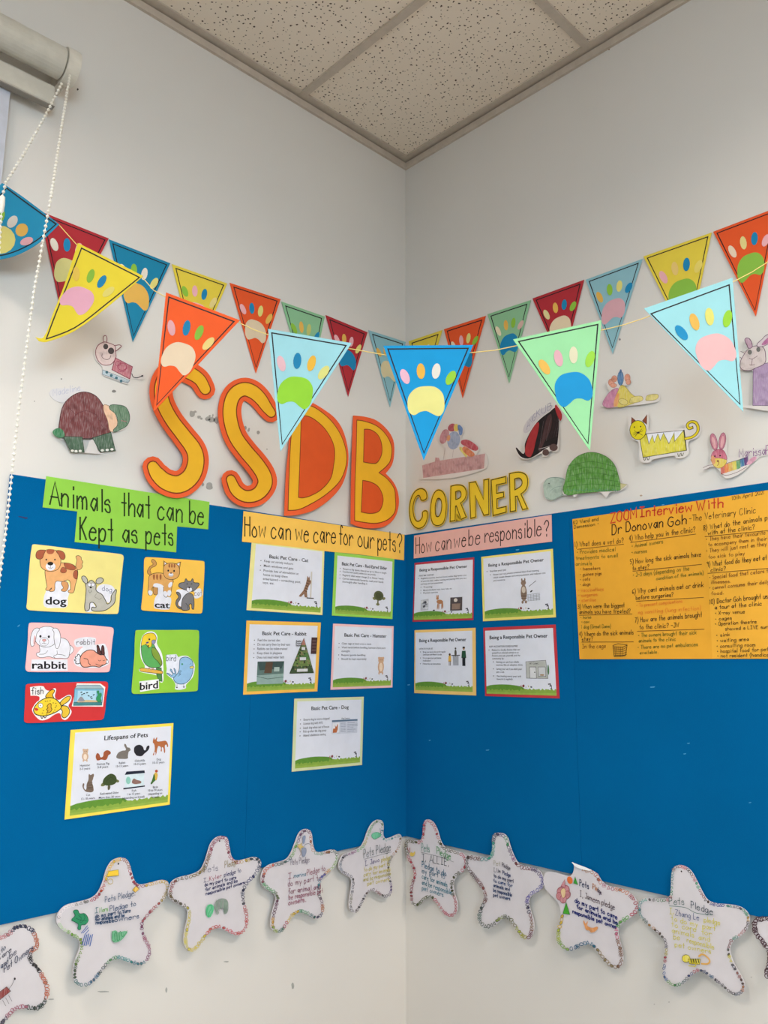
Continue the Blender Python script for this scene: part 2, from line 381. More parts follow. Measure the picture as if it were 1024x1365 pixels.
for a in ((290, 1090, 8, 4), (180, 1105, 5, 3), (900, 905, 4, 4)): scar(wallR, RW, 'a3a19c', blob(*a), (840, 1140, 5.565))
for a in ((1010, 325, 5, 7),): scar(wallR, RW, '77777a', blob(*a), (570, 370, 3.938))
scar(wallR, RW, 'a08a78', blob(600, 132, 3, 3, 6), (512, 0, 2))
scar(wallR, RW, 'b59f8a', blob(580, 62, 12, 7), (755, 650, 5.807))

# window and its frame
wf = mat('plastic', 'c3c7d4')
win = wallmesh('window_1', [(WX0-.05, WX0+.05, -.03, .08, WZ0-.05, WZ1+.05), (WX1-.05, WX1+.05, -.03, .08, WZ0-.05, WZ1+.05), (WX0, WX1, -.03, .08, WZ0-.05, WZ0+.05), (WX0, WX1, -.03, .08, WZ1-.05, WZ1+.05), ((WX0+WX1)/2-.03, (WX0+WX1)/2+.03, -.02, .06, WZ0, WZ1)], wf)
for a, b in ((WX0+.05, (WX0+WX1)/2-.03), ((WX0+WX1)/2+.03, WX1-.05)): box('window_pane', a, b, .03, .036, WZ0+.05, WZ1-.05, mat('glass', 'ffffff'), win)
# unseen windows with glowing panes, added behind the viewpoint for cool wall light
for n, fn in (('added_window_2', lambda a, b, c, d, z0, z1: (a-2.7, b-2.7, RY+c, RY+d, z0, z1)), ('added_window_3', lambda a, b, c, d, z0, z1: (RX+c, RX+d, a-3.2, b-3.2, z0, z1))):
    w2 = wallmesh(n, [fn(-1.4, -1.33, 0, .04, 1.4, 2.9), fn(1.33, 1.4, 0, .04, 1.4, 2.9), fn(-1.33, 1.33, 0, .04, 1.4, 1.47), fn(-1.33, 1.33, 0, .04, 2.83, 2.9), fn(-.03, .03, 0, .04, 1.47, 2.83)], wf)
    for p, q in ((-1.33, -.03), (.03, 1.33)):
        v, f = boxvf(*fn(p, q, .005, .012, 1.47, 2.83)); mesh_obj('window_pane', v, f, mat('glow', 'dfeeff'), parent=w2)
# door in the back wall
dr = wallmesh('door_1', [(-5.2, -4.3, RY, RY+.05, 0, 2.1)], mat('wood', '9a7b5c')); box('door_handle', -5.12, -4.98, RY+.05, RY+.09, 1.0, 1.03, mat('metal', '8c8c8c'), dr)

# ceiling lights (overhead, behind the view)
def empty(name, loc, label, cat, group=None):
    o = bpy.data.objects.new(name, None); COL.objects.link(o); o.location = loc; o.matrix_world = Matrix.Translation(loc); return setprops(o, label, cat, group)
for i, (x, y) in enumerate(LAMPS):
    t = empty('ceiling_light', (x, y, RH), 'flat white ceiling light panel behind the viewpoint', 'light', 'ceiling light panels')
    for k, a in enumerate(((-.62, -.58, -.31, .31), (.58, .62, -.31, .31), (-.58, .58, -.31, -.27), (-.58, .58, .27, .31))):
        v, f = boxvf(*a, -.06, -.005); mesh_obj('frame', v, f, tm, parent=t)
    v, f = boxvf(-.58, .58, -.27, .27, -.04, -.03); mesh_obj('diffuser', v, f, mat('glow', 'fff6ea'), parent=t)

# ------------------------------------------------------------------ blue pin boards
BG = .004
def board(name, label, fr, spans, z0, z1):
    o = empty(name, fr.at((spans[0][0], z0)), label, 'pin board'); m = MT('f:005f98')
    for a, b in spans:
        g = .0003; lp = [(a+g, z0), (b-g, z0), (b-g, z1), (a+g, z1)]
        V, F = prism([lp], BT-BG); p = mesh_obj('board_panel', [tuple(fr.at(v[:2], v[2]+BG)-Vector(o.location)) for v in V], F, m, parent=o)
        md = p.modifiers.new('bevel', 'BEVEL'); md.width = .0008; md.segments = 2
    return o
Z1 = 1.9360; Z0 = .8890
bdL = board('pin_board', 'blue felt pin board on the left wall, under the orange letters', LW, [(-1.408, -.675), (-.675, 0)], Z0, Z1)
bdR = board('pin_board', 'blue felt pin board on the right wall, behind the orange interview poster', RW, [(BT, .705), (.705, 1.93)], Z0, Z1)
def mark(bd, fr, h, pts, crop=None):
    f = fr.off(BT+.0003); P = [f.px(*p) for p in smooth(parse(pts, crop), True, 2)]; V, F = prism([P], .0002)
    mesh_obj('felt_mark', [tuple(f.at(p, p[2])-Vector(bd.location)) for v in [0] for p in V], F, MT(h), parent=bd)
mark(bdL, LW, '2a2a5a', '208,752 250,756 290,765 318,770 290,782 255,768 215,762', (0, 600, 8.533))
for x, y, w in ((870, 916, 3.5), (913, 1005, 2), (650, 1000, 2.5), (545, 913, 2), (573, 987, 1.5), (690, 733, 2.5), (1000, 1070, 1.8), (884, 673, 2), (918, 991, 2)): mark(bdR, RW, '4f9cc8', '%g,%g %g,%g %g,%g %g,%g' % (x-w, y, x, y-.7, x+w, y-.5, x, y+.6))
mark(bdL, LW, '4f9cc8', '23,835 26,833 27,832 25,835')

# ------------------------------------------------------------------ roller blind, upper left
bx, by = LW.off(.085).px(97, 93)
t = empty('roller_blind', (bx, -.085, by), 'cream roller blind with a beaded pull chain, high at the upper left', 'blind')
def cylx(name, x0, x1, y, z, r, m, parent, n=28, sx=1):
    V = []; F = []
    for x in (x0, x1): V += [(x, y+r*math.cos(6.28319*k/n), z+r*math.sin(6.28319*k/n)) for k in range(n)]
    for k in range(n): j = (k+1) % n; F.append((k, j, n+j, n+k))
    F += [tuple(range(n))[::-1], tuple(range(n, 2*n))]
    o = mesh_obj(name, V, F, m, parent=parent); md = o.modifiers.new('bevel', 'BEVEL'); md.width = .002; md.limit_method = 'ANGLE'; md.segments = 2; return o
cream = mat('plastic', 'c9c6bb'); off = mat('plastic', 'd8d4c8')
LEN = 2.6
cylx('fabric_roll', -LEN, -.03, 0, 0, .042, cream, t)
cylx('end_cap', -.028, .006, 0, 0, .047, off, t)
v, f = boxvf(-.024, -.004, .0, .085, -.035, .035); mesh_obj('wall_bracket', v, f, off, parent=t)
v, f = boxvf(-LEN, -.03, .028, .052, -.108, -.05); o = mesh_obj('bottom_rail', v, f, cream, parent=t); md = o.modifiers.new('b', 'BEVEL'); md.width = .006; md.segments = 3
v, f = boxvf(-LEN, -.028, .03, .05, -.1105, -.1078); mesh_obj('rail_lip', v, f, mat('plastic', '8f8a82'), parent=t)
cylx('chain_wheel', -.05, -.03, -.004, -.006, .03, mat('plastic', 'a39f94'), t)
import bmesh
def chain(name, pts, r=.0038, gap=.0125):
    bm = bmesh.new(); W3 = []
    for i in range(len(pts)-1):
        a, b = pts[i], pts[i+1]; n = max(1, int((b-a).length/gap))
        W3 += [a.lerp(b, k/n) for k in range(n)]
    for p in W3: bmesh.ops.create_icosphere(bm, subdivisions=2, radius=r, matrix=Matrix.Translation(p-Vector(t.location)))
    for i in range(len(W3)-1):
        a, b = W3[i]-Vector(t.location), W3[i+1]-Vector(t.location); d = b-a
        bmesh.ops.create_cone(bm, segments=5, radius1=.0009, radius2=.0009, depth=d.length, matrix=Matrix.Translation((a+b)/2) @ d.to_track_quat('Z', 'Y').to_matrix().to_4x4())
    me = bpy.data.meshes.new(name); bm.to_mesh(me); bm.free(); me.materials.append(mat('plastic', 'ece9df'))
    me.polygons.foreach_set('use_smooth', [True]*len(me.polygons)); o = bpy.data.objects.new(name, me); COL.objects.link(o); o.parent = t; o['kind'] = 'stuff'
def W(*p): return [LW.off(d).at(LW.off(d).px(x, y)) for x, y, d in p]
chain('bead_chain', W((93, 101, .115), (79, 190, .21), (68, 262, .275), (45, 390, .275), (25, 545, .25), (8, 705, .21), (-8, 830, .2)))
chain('bead_chain', W((82, 112, .115), (60, 155, .135), (30, 208, .16), (8, 243, .175), (3, 262, .18), (-1, 330, .19), (-16, 480, .2)))
p = W((2.5, 272, .182))[0]-Vector(t.location)
V = []; F = []
for k, (z, r) in enumerate(((-.022, .002), (-.018, .006), (0, .007), (.018, .006), (.022, .002))): V += [(p.x+r*math.cos(6.283*i/10), p.y+r*math.sin(6.283*i/10), p.z+z) for i in range(10)]
for k in range(4): F += [(k*10+i, k*10+(i+1) % 10, k*10+10+(i+1) % 10, k*10+10+i) for i in range(10)]
mesh_obj('chain_connector', V, F+[tuple(range(10))[::-1], tuple(range(40, 50))], mat('plastic', 'f0eee6'), parent=t, smooth=True)

# ================================================================== BUNTING
BEAN = [(-1, .15), (-.93, -.4), (-.55, -.88), (0, -1), (.5, -.92), (.88, -.5), (1, .1), (.98, .65), (.75, 1), (.42, .88), (.05, .66), (-.3, .72), (-.62, .93), (-.9, .7)]
TOES = [(.255, .27, -24), (.43, .225, -4), (.6, .225, 8), (.765, .285, 28)]
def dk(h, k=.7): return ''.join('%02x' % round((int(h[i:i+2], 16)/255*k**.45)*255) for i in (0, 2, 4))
def pennant(fr, A, B, C_, m, pad, toes, label, group, inset=4.5, outline=None, inner=None, flip=1, padk=(.5, .485, 1), tk=TOES, lw=1.9, raw=None):
    pts = outline or '%g,%g! %g,%g! %g,%g!' % (*A, *B, *C_)
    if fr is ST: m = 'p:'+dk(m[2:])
    t = Thing('pennant', label, 'bunting flag', fr, pts, m, .0008, group)
    a = t.art('border_line')
    Q = smooth(parse(inner)) if inner else offset([A, B, C_], -inset)
    a.line('1c1c22', [q for q in Q], lw, True, False).done()
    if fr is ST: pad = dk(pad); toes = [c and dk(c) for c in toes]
    ex = (B[0]-A[0], B[1]-A[1]); ey = (C_[0]-(A[0]+B[0])/2, C_[1]-(A[1]+B[1])/2)
    def loc(x, y): return (A[0]+x*ex[0]+y*ey[0], A[1]+x*ex[1]+y*ey[1])
    ux = .205*padk[2]; uy = .13*padk[2]
    cx, cy = padk[0], padk[1]
    P = smooth([(*loc(cx+flip*bx_*ux, cy+by_*uy), False) for bx_, by_ in BEAN])
    t.art('paw_pad').fill('p:'+pad, P, sm=False, th=.0003).done(); t.h += .0001
    if raw:
        bpy.data.objects.remove(t.o.children[-1])
        t.art('paw_pad').ell('p:'+pad, *raw[0], th=.0003).done()
        for q, c in zip(raw[1], toes): t.h = .0014; t.art('toe_pad').ell('p:'+c, *q, th=.0003).done()
        return t
    ang = math.degrees(math.atan2(ey[1], ey[0]))-90; wl = math.hypot(*ex); hl = math.hypot(*ey)
    for (tx, ty, r), c in zip(tk, toes):
        if not c: continue
        X, Y = loc(tx+(cx-.5), ty+(cy-.485)); t.h = .0014
        t.art('toe_pad').ell('p:'+c, X, Y, .047*wl, .068*hl, ang*.6+r, th=.0003).done()
    return t
wfl = LW.off(.003); wfr = RW.off(.003); FG = 'bunting flags on the walls'
RED, BLU, YEL, ORA, GRN, LBL = 'p:b3303a', 'p:1a86ae', 'p:e8d24a', 'p:e85a2a', 'p:8fc49a', 'p:8fbfcc'
cr, yl, pk, gr, bl, wh, oc = 'e8dcc0', 'e4dc82', 'eeb4bc', '8fc444', '1a88bc', 'e8e4d8', 'e8b85a'
WF = [
 (wfl, (52, 281), (145, 318), (85, 432), RED, 'd4ce8a', [wh, bl, pk, yl], 'dark red flag on the left wall, leftmost behind the yellow flag'),
 (wfl, (145, 319), (227, 351), (177, 456), BLU, oc, [cr, gr, wh, yl], 'teal blue flag on the left wall with an ochre paw'),
 (wfl, (229, 352), (303, 378), (260, 476), YEL, pk, [gr, pk, bl, 'ead890'], 'yellow flag on the left wall, half hidden behind the front orange flag'),
 (wfl, (306, 377), (374, 399), (341, 498), ORA, 'e0cdb0', [pk, bl, yl, oc], 'orange flag on the left wall with a cream paw, above the second letter S'),
 (wfl, (375, 402), (433, 422), (411, 526), GRN, 'c9b6b8', [gr, oc, 'c9cf7a', bl], 'green flag on the left wall, behind the front light blue flag'),
 (wfl, (434, 420), (490, 443), (464, 529), RED, bl, [pk, oc, pk, yl], 'dark red flag on the left wall with a blue paw, near the corner'),
 (wfl, (491, 440), (541, 456), (520, 543), LBL, 'ddd0a8', [oc, oc, cr, gr], 'light blue flag on the left wall, last before the corner'),
 (wfr, (545, 455), (590, 440), (563, 530), YEL, gr, [pk, bl, cr, pk], 'yellow flag on the right wall, first after the corner'),
 (wfr, (592, 439), (648, 421), (617, 531), ORA, bl, [cr, pk, yl, gr], 'orange flag on the right wall, behind the front blue flag'),
 (wfr, (650, 419), (708, 400), (679, 511), GRN, bl, [cr, oc, gr, 'd8b6ae'], 'green flag on the right wall with a blue paw'),
 (wfr, (710, 398), (779, 373), (750, 489), RED, 'ead8b8', ['e4dca0', oc, bl, gr], 'red flag on the right wall, behind the front green flag'),
 (wfr, (781, 373), (857, 345), (817, 472), LBL, 'd9aab4', [oc, gr, yl, bl], 'light blue flag on the right wall with a pink paw'),
 (wfr, (858, 342), (949, 310), (917, 459), YEL, '8cc04a', [pk, 'eacb7a', bl, 'ead870'], 'yellow flag on the right wall with a green paw'),
 (wfr, (951, 309), (1038, 276), (1008, 422), ORA, '8cc04a', ['eed8c0', 'e8d890', bl, pk], 'orange flag on the right wall with a green paw, at the right edge')]
for a in WF: pennant(*a[:7], a[7], FG, inset=3.8, lw=1.5, flip=random.choice((-1, 1)))
FG2 = 'bunting flags on the string across the corner'
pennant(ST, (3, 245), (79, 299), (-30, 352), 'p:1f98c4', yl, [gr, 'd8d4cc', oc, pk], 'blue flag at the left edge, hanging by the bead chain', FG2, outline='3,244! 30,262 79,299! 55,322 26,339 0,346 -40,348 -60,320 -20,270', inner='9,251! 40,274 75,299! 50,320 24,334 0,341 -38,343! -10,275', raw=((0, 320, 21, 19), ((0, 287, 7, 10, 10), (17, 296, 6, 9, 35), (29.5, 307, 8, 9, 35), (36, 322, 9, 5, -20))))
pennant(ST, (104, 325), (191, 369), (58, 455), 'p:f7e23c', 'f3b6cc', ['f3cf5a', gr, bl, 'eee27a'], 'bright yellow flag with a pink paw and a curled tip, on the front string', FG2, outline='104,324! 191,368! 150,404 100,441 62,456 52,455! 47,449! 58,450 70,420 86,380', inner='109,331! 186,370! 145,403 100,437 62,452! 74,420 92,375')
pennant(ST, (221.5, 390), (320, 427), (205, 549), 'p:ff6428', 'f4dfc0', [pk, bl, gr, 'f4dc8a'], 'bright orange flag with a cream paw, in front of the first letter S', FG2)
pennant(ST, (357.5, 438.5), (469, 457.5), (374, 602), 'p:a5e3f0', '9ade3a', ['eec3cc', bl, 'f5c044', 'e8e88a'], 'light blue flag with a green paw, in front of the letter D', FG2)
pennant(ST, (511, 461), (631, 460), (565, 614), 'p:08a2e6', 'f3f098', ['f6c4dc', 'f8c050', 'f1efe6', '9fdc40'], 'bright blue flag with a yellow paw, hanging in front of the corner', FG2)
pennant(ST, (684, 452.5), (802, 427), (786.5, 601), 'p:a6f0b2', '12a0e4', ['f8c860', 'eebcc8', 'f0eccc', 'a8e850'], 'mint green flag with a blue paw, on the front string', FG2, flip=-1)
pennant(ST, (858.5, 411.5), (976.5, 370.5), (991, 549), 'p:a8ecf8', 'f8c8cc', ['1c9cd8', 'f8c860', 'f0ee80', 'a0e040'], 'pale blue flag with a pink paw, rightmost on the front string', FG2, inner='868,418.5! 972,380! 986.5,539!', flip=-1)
# twine: runs on past the frame to both walls
def tube(name, pts, r, m, label=None, cat=None, n=6):
    V = []; F = []; c = pts[0]
    for i, p in enumerate(pts):
        d = (pts[min(i+1, len(pts)-1)]-pts[max(i-1, 0)]).normalized(); a = d.orthogonal().normalized(); b = d.cross(a)
        a = Vector((0, 0, 1)).cross(d).normalized() if abs(d.z) < .9 else a; b = d.cross(a)
        V += [tuple(p-c+(a*math.cos(6.28319*k/n)+b*math.sin(6.28319*k/n))*r) for k in range(n)]
    for i in range(len(pts)-1): F += [(i*n+k, i*n+(k+1) % n, (i+1)*n+(k+1) % n, (i+1)*n+k) for k in range(n)]
    o = mesh_obj(name, V, F, m, smooth=True); o.location = c; setprops(o, label, cat); return o
sp = [(-150, 118), (-70, 190), (3, 247), (40, 272), (79, 300), (104, 328), (150, 349), (191, 371), (205, 387), (221, 396), (268, 412), (318, 430), (340, 440), (357, 446), (412, 454), (468, 465), (490, 469), (513, 473), (570, 471), (630, 470), (660, 467), (688, 461), (745, 450), (803, 440), (832, 433), (862, 423), (918, 398), (977, 376), (1002, 363), (1024, 349), (1075, 320)]
stw = ST.off(-.003); a0 = LW.at(LW.px(-290, 40)); a1 = RW.at(RW.px(1180, 262))
SP = [q for q in (stw.at(stw.px(*p)) for p in sp) if q.y < -.006 and q.x < -.006]
tube('bunting_string', SP, .0011, mat('twine', 'e8d080'), 'yellow twine strung across the corner, carrying the front flags', 'string')
t = None

# ================================================================== BIG LETTERS
def stroke_poly(cl, crop, grow=0):
    P = [tuple(map(float, q.split(','))) for q in cl.split()]
    C0 = smooth([(p[0], p[1], False) for p in P], False, 5); Wd = smooth([(i*10., p[2], False) for i, p in enumerate(P)], False, 5)
    L, R = [], []
    n = len(C0)
    for i in range(n):
        a, b = Vector(C0[max(0, i-1)]), Vector(C0[min(n-1, i+1)]); d = (b-a).normalized(); w = Wd[i][1]/2+grow
        L.append((C0[i][0]-d.y*w, C0[i][1]+d.x*w)); R.append((C0[i][0]+d.y*w, C0[i][1]-d.x*w))
    def cap(i, j):
        c = Vector(C0[i]); d = (c-Vector(C0[j])).normalized(); w = Wd[i][1]/2+grow; s = Vector((-d.y, d.x))
        return [tuple(c+s*w*math.cos(a)+d*w*math.sin(a)) for a in (math.pi*k/6 for k in range(1, 6))]
    P = L+cap(-1, -2)+R[::-1]+cap(0, 1)
    return [(crop[0]+x/crop[2], crop[1]+y/crop[2], False) for x, y in P]
OR, YL = 'p:ee6334', 'p:f2b92c'
LG = 'orange and yellow wall letters'
def bigS(cl, label, piv):
    fr = LW.off(.004).tilt(*piv, 2.3, 0)
    t = Thing('letter_cutout', label, 'letter', fr, [[p[:2] for p in stroke_poly(cl, cG, 33)]], OR, .0009, LG)
    P = [p[:2] for p in stroke_poly(cl, cG)]
    a = t.art('letter_face'); a.fill(YL, P, sm=False, th=.0002); a.done()
    t.art('letter_outline').line('7a3412', P, 1.6, True, False).done()
bigS('530,200,72 492,135,80 430,92,86 360,68,90 290,80,92 242,140,92 228,220,92 248,310,92 305,415,92 385,520,96 452,615,105 465,700,112 430,795,118 350,848,120 262,830,112 200,775,98 172,728,76', 'orange and yellow letter S, leftmost of the big letters', (240, 485))
bigS('980,362,60 950,325,72 905,262,84 850,215,92 790,200,92 730,235,92 700,310,92 700,400,94 735,520,94 800,615,96 880,710,98 930,790,98 935,850,98 885,915,88 805,930,80 740,890,76 704,815,62', 'orange and yellow letter S, standing before the letter D', (310, 500))
cH = (350, 540, 4.876)
def bigL(label, piv, outer, face, holes):
    fr = LW.off(.004).tilt(*piv, 2.3, 0)
    t = Thing('letter_cutout', label, 'letter', fr, outer, OR, .0009, LG, crop=cH)
    a = t.art('letter_face', cH); a.fill(YL, face, '7a3412', 5.4, th=.0002)
    for h in holes: a.fill('p:e05a26', h, '7a3412', 5.4)
    a.done()
bigL('orange and yellow letter D, third of the big letters', (410, 530), '140,720! 150,480 170,250 195,-40! 250,-50 330,-12 400,30 470,85 520,160 550,260 558,350 545,440 510,530 440,610 340,680 240,712', '165,685! 172,450 185,200 215,-10! 320,8 400,60 460,120 510,200 540,290 545,370 520,460 480,520 400,590 300,650 230,680', ['232,600! 240,400 250,90! 275,70 330,90 400,150 450,230 468,300 460,400 440,480 380,550 310,590 260,603'])
bigL('orange and yellow letter B, rightmost of the big letters', (490, 555), '588,68! 660,75 740,100 810,160 850,230 855,320 840,390 800,445! 850,500 880,570 885,650 860,730 810,780 740,800 640,795 572,770! 575,500 580,300', '612,98! 660,105 740,135 800,190 835,260 838,320 820,380 755,440! 810,480 855,545 862,600 860,690 820,740 760,765 700,768 598,752! 600,500 608,300', ['660,158! 700,160 745,190 770,240 775,310 755,360 730,380 655,370!', '650,490! 700,500 750,530 780,590 780,640 755,690 700,705 640,695!'])
cI = (530, 550, 5.389)
for lab, lp in (('yellow letter C beginning the small word beside the corner', ['210,615 208,575 190,552 160,548 125,570 98,625 88,700 98,780 125,820 155,832 190,815 212,770 215,715 200,705 182,718 180,750 160,778 140,780 122,755 112,690 122,630 140,600 155,595 165,610 172,628 190,630']),
  ('yellow letter O of the small word, right after its C', ['295,556 330,575 350,640 348,720 330,790 290,812 255,795 240,720 245,640 265,580', '298,615 318,645 315,710 298,745 280,745 272,700 278,640']),
  ('yellow letter R in the middle of the small word, between O and N', ['385,530! 430,520 475,530 495,570 485,620 455,650! 495,750! 458,768! 425,670! 418,672! 415,775! 380,782!', '418,570! 445,562 458,580 452,610 420,625!']),
  ('yellow letter N of the small word', ['517,505! 562,497! 620,625! 622,485! 655,478! 658,730! 622,738! 558,595! 562,750! 528,760!']),
  ('yellow letter E of the small word', ['675,485! 778,460! 780,505! 712,520! 713,580! 762,572! 765,605! 715,620! 716,690! 782,675! 782,715! 688,740!']),
  ('yellow letter R ending the small word', ['806,440! 870,428 920,445 937,490 925,550 888,585! 935,690! 900,697! 862,600! 848,602! 850,705! 812,712!', '842,478! 875,470 895,490 890,525 845,555!'])):
    L2 = [smooth(parse(p, cI)) for p in lp]
    out = [offset(L2[0], 1.3)]+[offset(h, -.8) for h in L2[1:]]
    t = Thing('small_letter', lab, 'letter', RW.off(.009), out, 'p:eccb34', .0009, 'yellow wall letters', sm=False)
    a = t.art('letter_outline')
    for h in L2: a.line('3d3310', h, 1.35, True, False)
    a.done()

# ================================================================== HEADER CARDS
bL, bR = LW.off(BT+.0012), RW.off(BT+.0012)
cL = (40, 620, 3.938)
t = Thing('heading_card', 'bright green stepped heading card lettered in two lines', 'card', bL, '85,58! 942,193! 935,337! 772,322! 767,458! 234,404! 248,243! 66,222!', 'p:92cf4c', .0006, crop=cL, sm=False)
a = t.art('lettering', cL)
a.hand('1e3312', 'Animals', 102, 206, 420, 248, 120, 8.5); a.hand('1e3312', 'that', 480, 262, 630, 278, 118, 8.5); a.hand('1e3312', 'can', 672, 284, 798, 298, 118, 8.5); a.hand('1e3312', 'be', 838, 302, 908, 310, 112, 8.5)
a.hand('1e3312', 'Kept', 262, 388, 435, 400, 116, 8.5); a.hand('1e3312', 'as', 485, 402, 560, 408, 114, 8.5); a.hand('1e3312', 'pets', 608, 410, 748, 420, 108, 8.5); a.done()
cM = (310, 670, 4.267)
t = Thing('heading_card', 'yellow heading card about caring for pets, under the letters D and B', 'card', bL.off(.0012), '62,48! 978,182! 975,328! 720,295 520,275 400,258 54,222!', 'p:fbc95c', .0006, crop=cM)
a = t.art('lettering', cM); ink = '2c2210'
for s, x0, y0, x1, y1 in (('How', 68, 188, 185, 200), ('can', 220, 200, 328, 211), ('we', 358, 214, 432, 221), ('care', 462, 224, 585, 233), ('for', 606, 236, 680, 246), ('our', 714, 250, 800, 260), ('pets', 826, 266, 926, 276), ('?', 938, 286, 962, 288)): a.hand(ink, s, x0, y0, x1, y1, 108, 7.2)
a.done()
cV = (540, 680, 4.6545)
t = Thing('heading_card', 'pale pink heading card about being responsible, on the right board', 'card', bR.off(.0012), '57,158! 910,28! 913,195! 55,300!', 'p:e6b4ac', .0006, crop=cV, sm=False)
a = t.art('lettering', cV)
for s, x0, y0, x1, y1 in (('How', 68, 272, 164, 257), ('can', 192, 252, 285, 238), ('we', 306, 233, 376, 223), ('be', 398, 218, 464, 208), ('responsible', 496, 200, 846, 158), ('?', 866, 166, 892, 162)): a.hand('3a2624', s, x0, y0, x1, y1, 98, 6.6)
a.done()
# ================================================================== PICTURE CARDS
cards = bL.off(.001)
cN, cO, cP, cQ = (20, 715, 6.827), (180, 730, 10.24), (20, 825, 7.314), (165, 830, 9.309)
K = '2a2019'; CW = 'dfe0ea'
G5 = 'picture cards of pets'
t = Thing('picture_card', 'pale yellow card with a brown puppy and the word dog', 'card', cards, '155,82 185,73 560,118 950,160 985,178 984,230 960,450 942,680 925,706 560,694 135,672 105,652 108,610 125,360', 'p:ecdf8c', .0009, G5, cN)
a = t.art('puppy_picture', cN)
a.fill(CW, '300,420 360,400 470,410 500,480 480,560 470,640 380,650 270,640 260,560 280,500')
a.fill('d9a36c', '552,262 562,215 553,185 575,175 600,190 603,212 617,232 608,252 612,275 590,302 560,300', K, 4)
a.fill('cf9560', '420,420 470,415 485,460 460,500 425,498 420,485 438,470', K, 4)
a.fill('e0a870', '275,300 330,250 420,240 520,255 565,300 568,370 548,440 530,510 490,512 482,495 505,480 490,400 430,412 370,412 358,490 330,503 312,495 330,470 318,490 285,492 278,478 290,460 280,400', K, 4.5)
a.fill('a5583c', '448,245 520,255 550,290 535,305 480,300 455,280', K, 3); a.fill('a5583c', '435,280 465,300 463,325 440,333 415,325 415,300', K, 3); a.fill('a5583c', '562,310 568,350 560,388 535,375 528,345 540,315', K, 3)
a.fill('e0a870', '225,200 240,155 280,125 335,120 390,140 412,190 415,240 400,285 370,310 310,318 260,302 232,270', K, 4.5)
a.fill('a5583c', '285,130 320,118 355,128 345,155 320,162 295,155'); a.fill('a5583c', '262,125 275,130 262,160 245,200 210,207 190,190 192,150 215,127', K, 4); a.fill('a5583c', '375,135 400,128 440,145 455,185 440,212 412,200 395,165', K, 4)
a.ell(CW, 322, 275, 45, 38); a.ell('1d1816', 320, 248, 27, 17); a.ell('1d1816', 283, 212, 7, 8); a.ell('1d1816', 361, 212, 7, 8); a.line(K, '322,262! 322,285!', 3); a.line(K, '303,283 322,292 340,283', 3); a.done()
a = t.art('dog_sketch', cN)
a.fill(CW, '740,480 760,450 800,435 870,445 900,470 905,490 870,540 860,600 835,600 790,540 742,505'); a.fill(CW, '680,610 700,600 730,640 735,665 665,690 635,672')
a.fill('b5b3aa', '640,420 655,425 690,400 720,418 735,440 738,495 790,530 825,590 840,615 870,590 875,540 900,500 920,485 912,540 905,600 870,640 820,672 745,682 695,670 700,645 735,645 720,610 695,600 680,610 672,668 635,672 640,560 645,480', '26241f', 6.5)
a.fill('b5b3aa', '605,370 630,362 655,390 655,425 645,432 615,405', '26241f', 6); a.fill('b5b3aa', '735,420 745,388 780,376 803,395 790,420 755,432', '26241f', 6)
a.ell(CW, 675, 440, 15, 16, 0, K, 2.5); a.ell(CW, 706, 440, 15, 16, 0, K, 2.5); a.ell('1d1816', 687, 465, 11, 8); a.line(K, '668,490 680,515 695,490', 3); a.line('7a786f', '740,520 725,550 750,565 765,575 785,560', 3); a.done()
a = t.art('lettering', cN); a.text('15151c', 'dog', 275, 618, 465, 622, 72, True); a.done(); a = t.art('handwritten_word', cN); a.hand('30406c', 'dog', 790, 490, 878, 505, 45, 4); a.done()

t = Thing('picture_card', 'orange-yellow card with a ginger cat and the word cat', 'card', cards, '135,140 170,130 560,155 925,183 946,200 940,450 925,700 915,880 880,900 500,880 110,858 85,835 95,720 120,420 122,200', 'p:f6c453', .0009, G5, cO)
a = t.art('ginger_cat_picture', cO)
a.fill(CW, '310,540 385,540 395,640 440,670 490,690 480,800 460,845 270,830 255,790 270,690 300,640')
a.fill('c08c50', '210,375 170,350 170,310 200,260 245,225 222,190 235,160 275,180 292,225 270,255 225,275 205,310 215,345', K, 6)
a.fill('c08c50', '250,540 300,535 308,600 300,640 260,640 245,600', K, 6)
a.fill('d9a35f', '195,385 260,350 390,355 480,420 520,450 510,500 500,545 490,620 480,662 440,665 425,678 395,660 385,600 380,540 250,535 230,560 232,640 195,650 175,620 180,520 185,430', K, 7)
a.fill(CW, '262,490 350,500 385,540 250,532'); a.fill(CW, '180,590 230,595 230,640 195,648'); a.fill(CW, '388,600 432,605 430,672 398,660'); a.fill(CW, '445,590 488,590 478,658 445,655'); a.fill(CW, '455,500 500,470 500,520 460,545')
for x in (255, 298, 345): a.fill('9a5c34', '%d,370 %d,370 %d,440 %d,430' % (x-10, x+12, x+6, x-8))
a.fill('c08c50', '385,250! 388,180! 450,225!', K, 6, sm=False); a.fill('c08c50', '545,225! 622,195! 605,300!', K, 6, sm=False); a.fill(CW, '402,235! 402,200! 430,222!', sm=False); a.fill(CW, '570,225! 605,208! 600,250!', sm=False)
a.fill('d9a35f', '385,300 400,240 450,215 520,212 580,240 605,300 600,370 560,420 490,437 420,415 388,365', K, 7)
for x in (465, 500, 535): a.fill('9a5c34', '%d,225 %d,225 %d,275' % (x-8, x+8, x))
a.ell(CW, 487, 370, 34, 26); a.ell('7a4a3a', 488, 348, 14, 9); a.ell('1d1816', 450, 314, 12, 14); a.ell('1d1816', 530, 318, 12, 14); a.line(K, '465,378 488,390 510,378', 4); a.done()
a = t.art('grey_cat_sketch', cO)
a.fill(CW, '560,590 640,570 740,600 810,580 880,555 910,600 905,660 810,690 800,600 700,640 640,700 630,800 590,780 600,690')
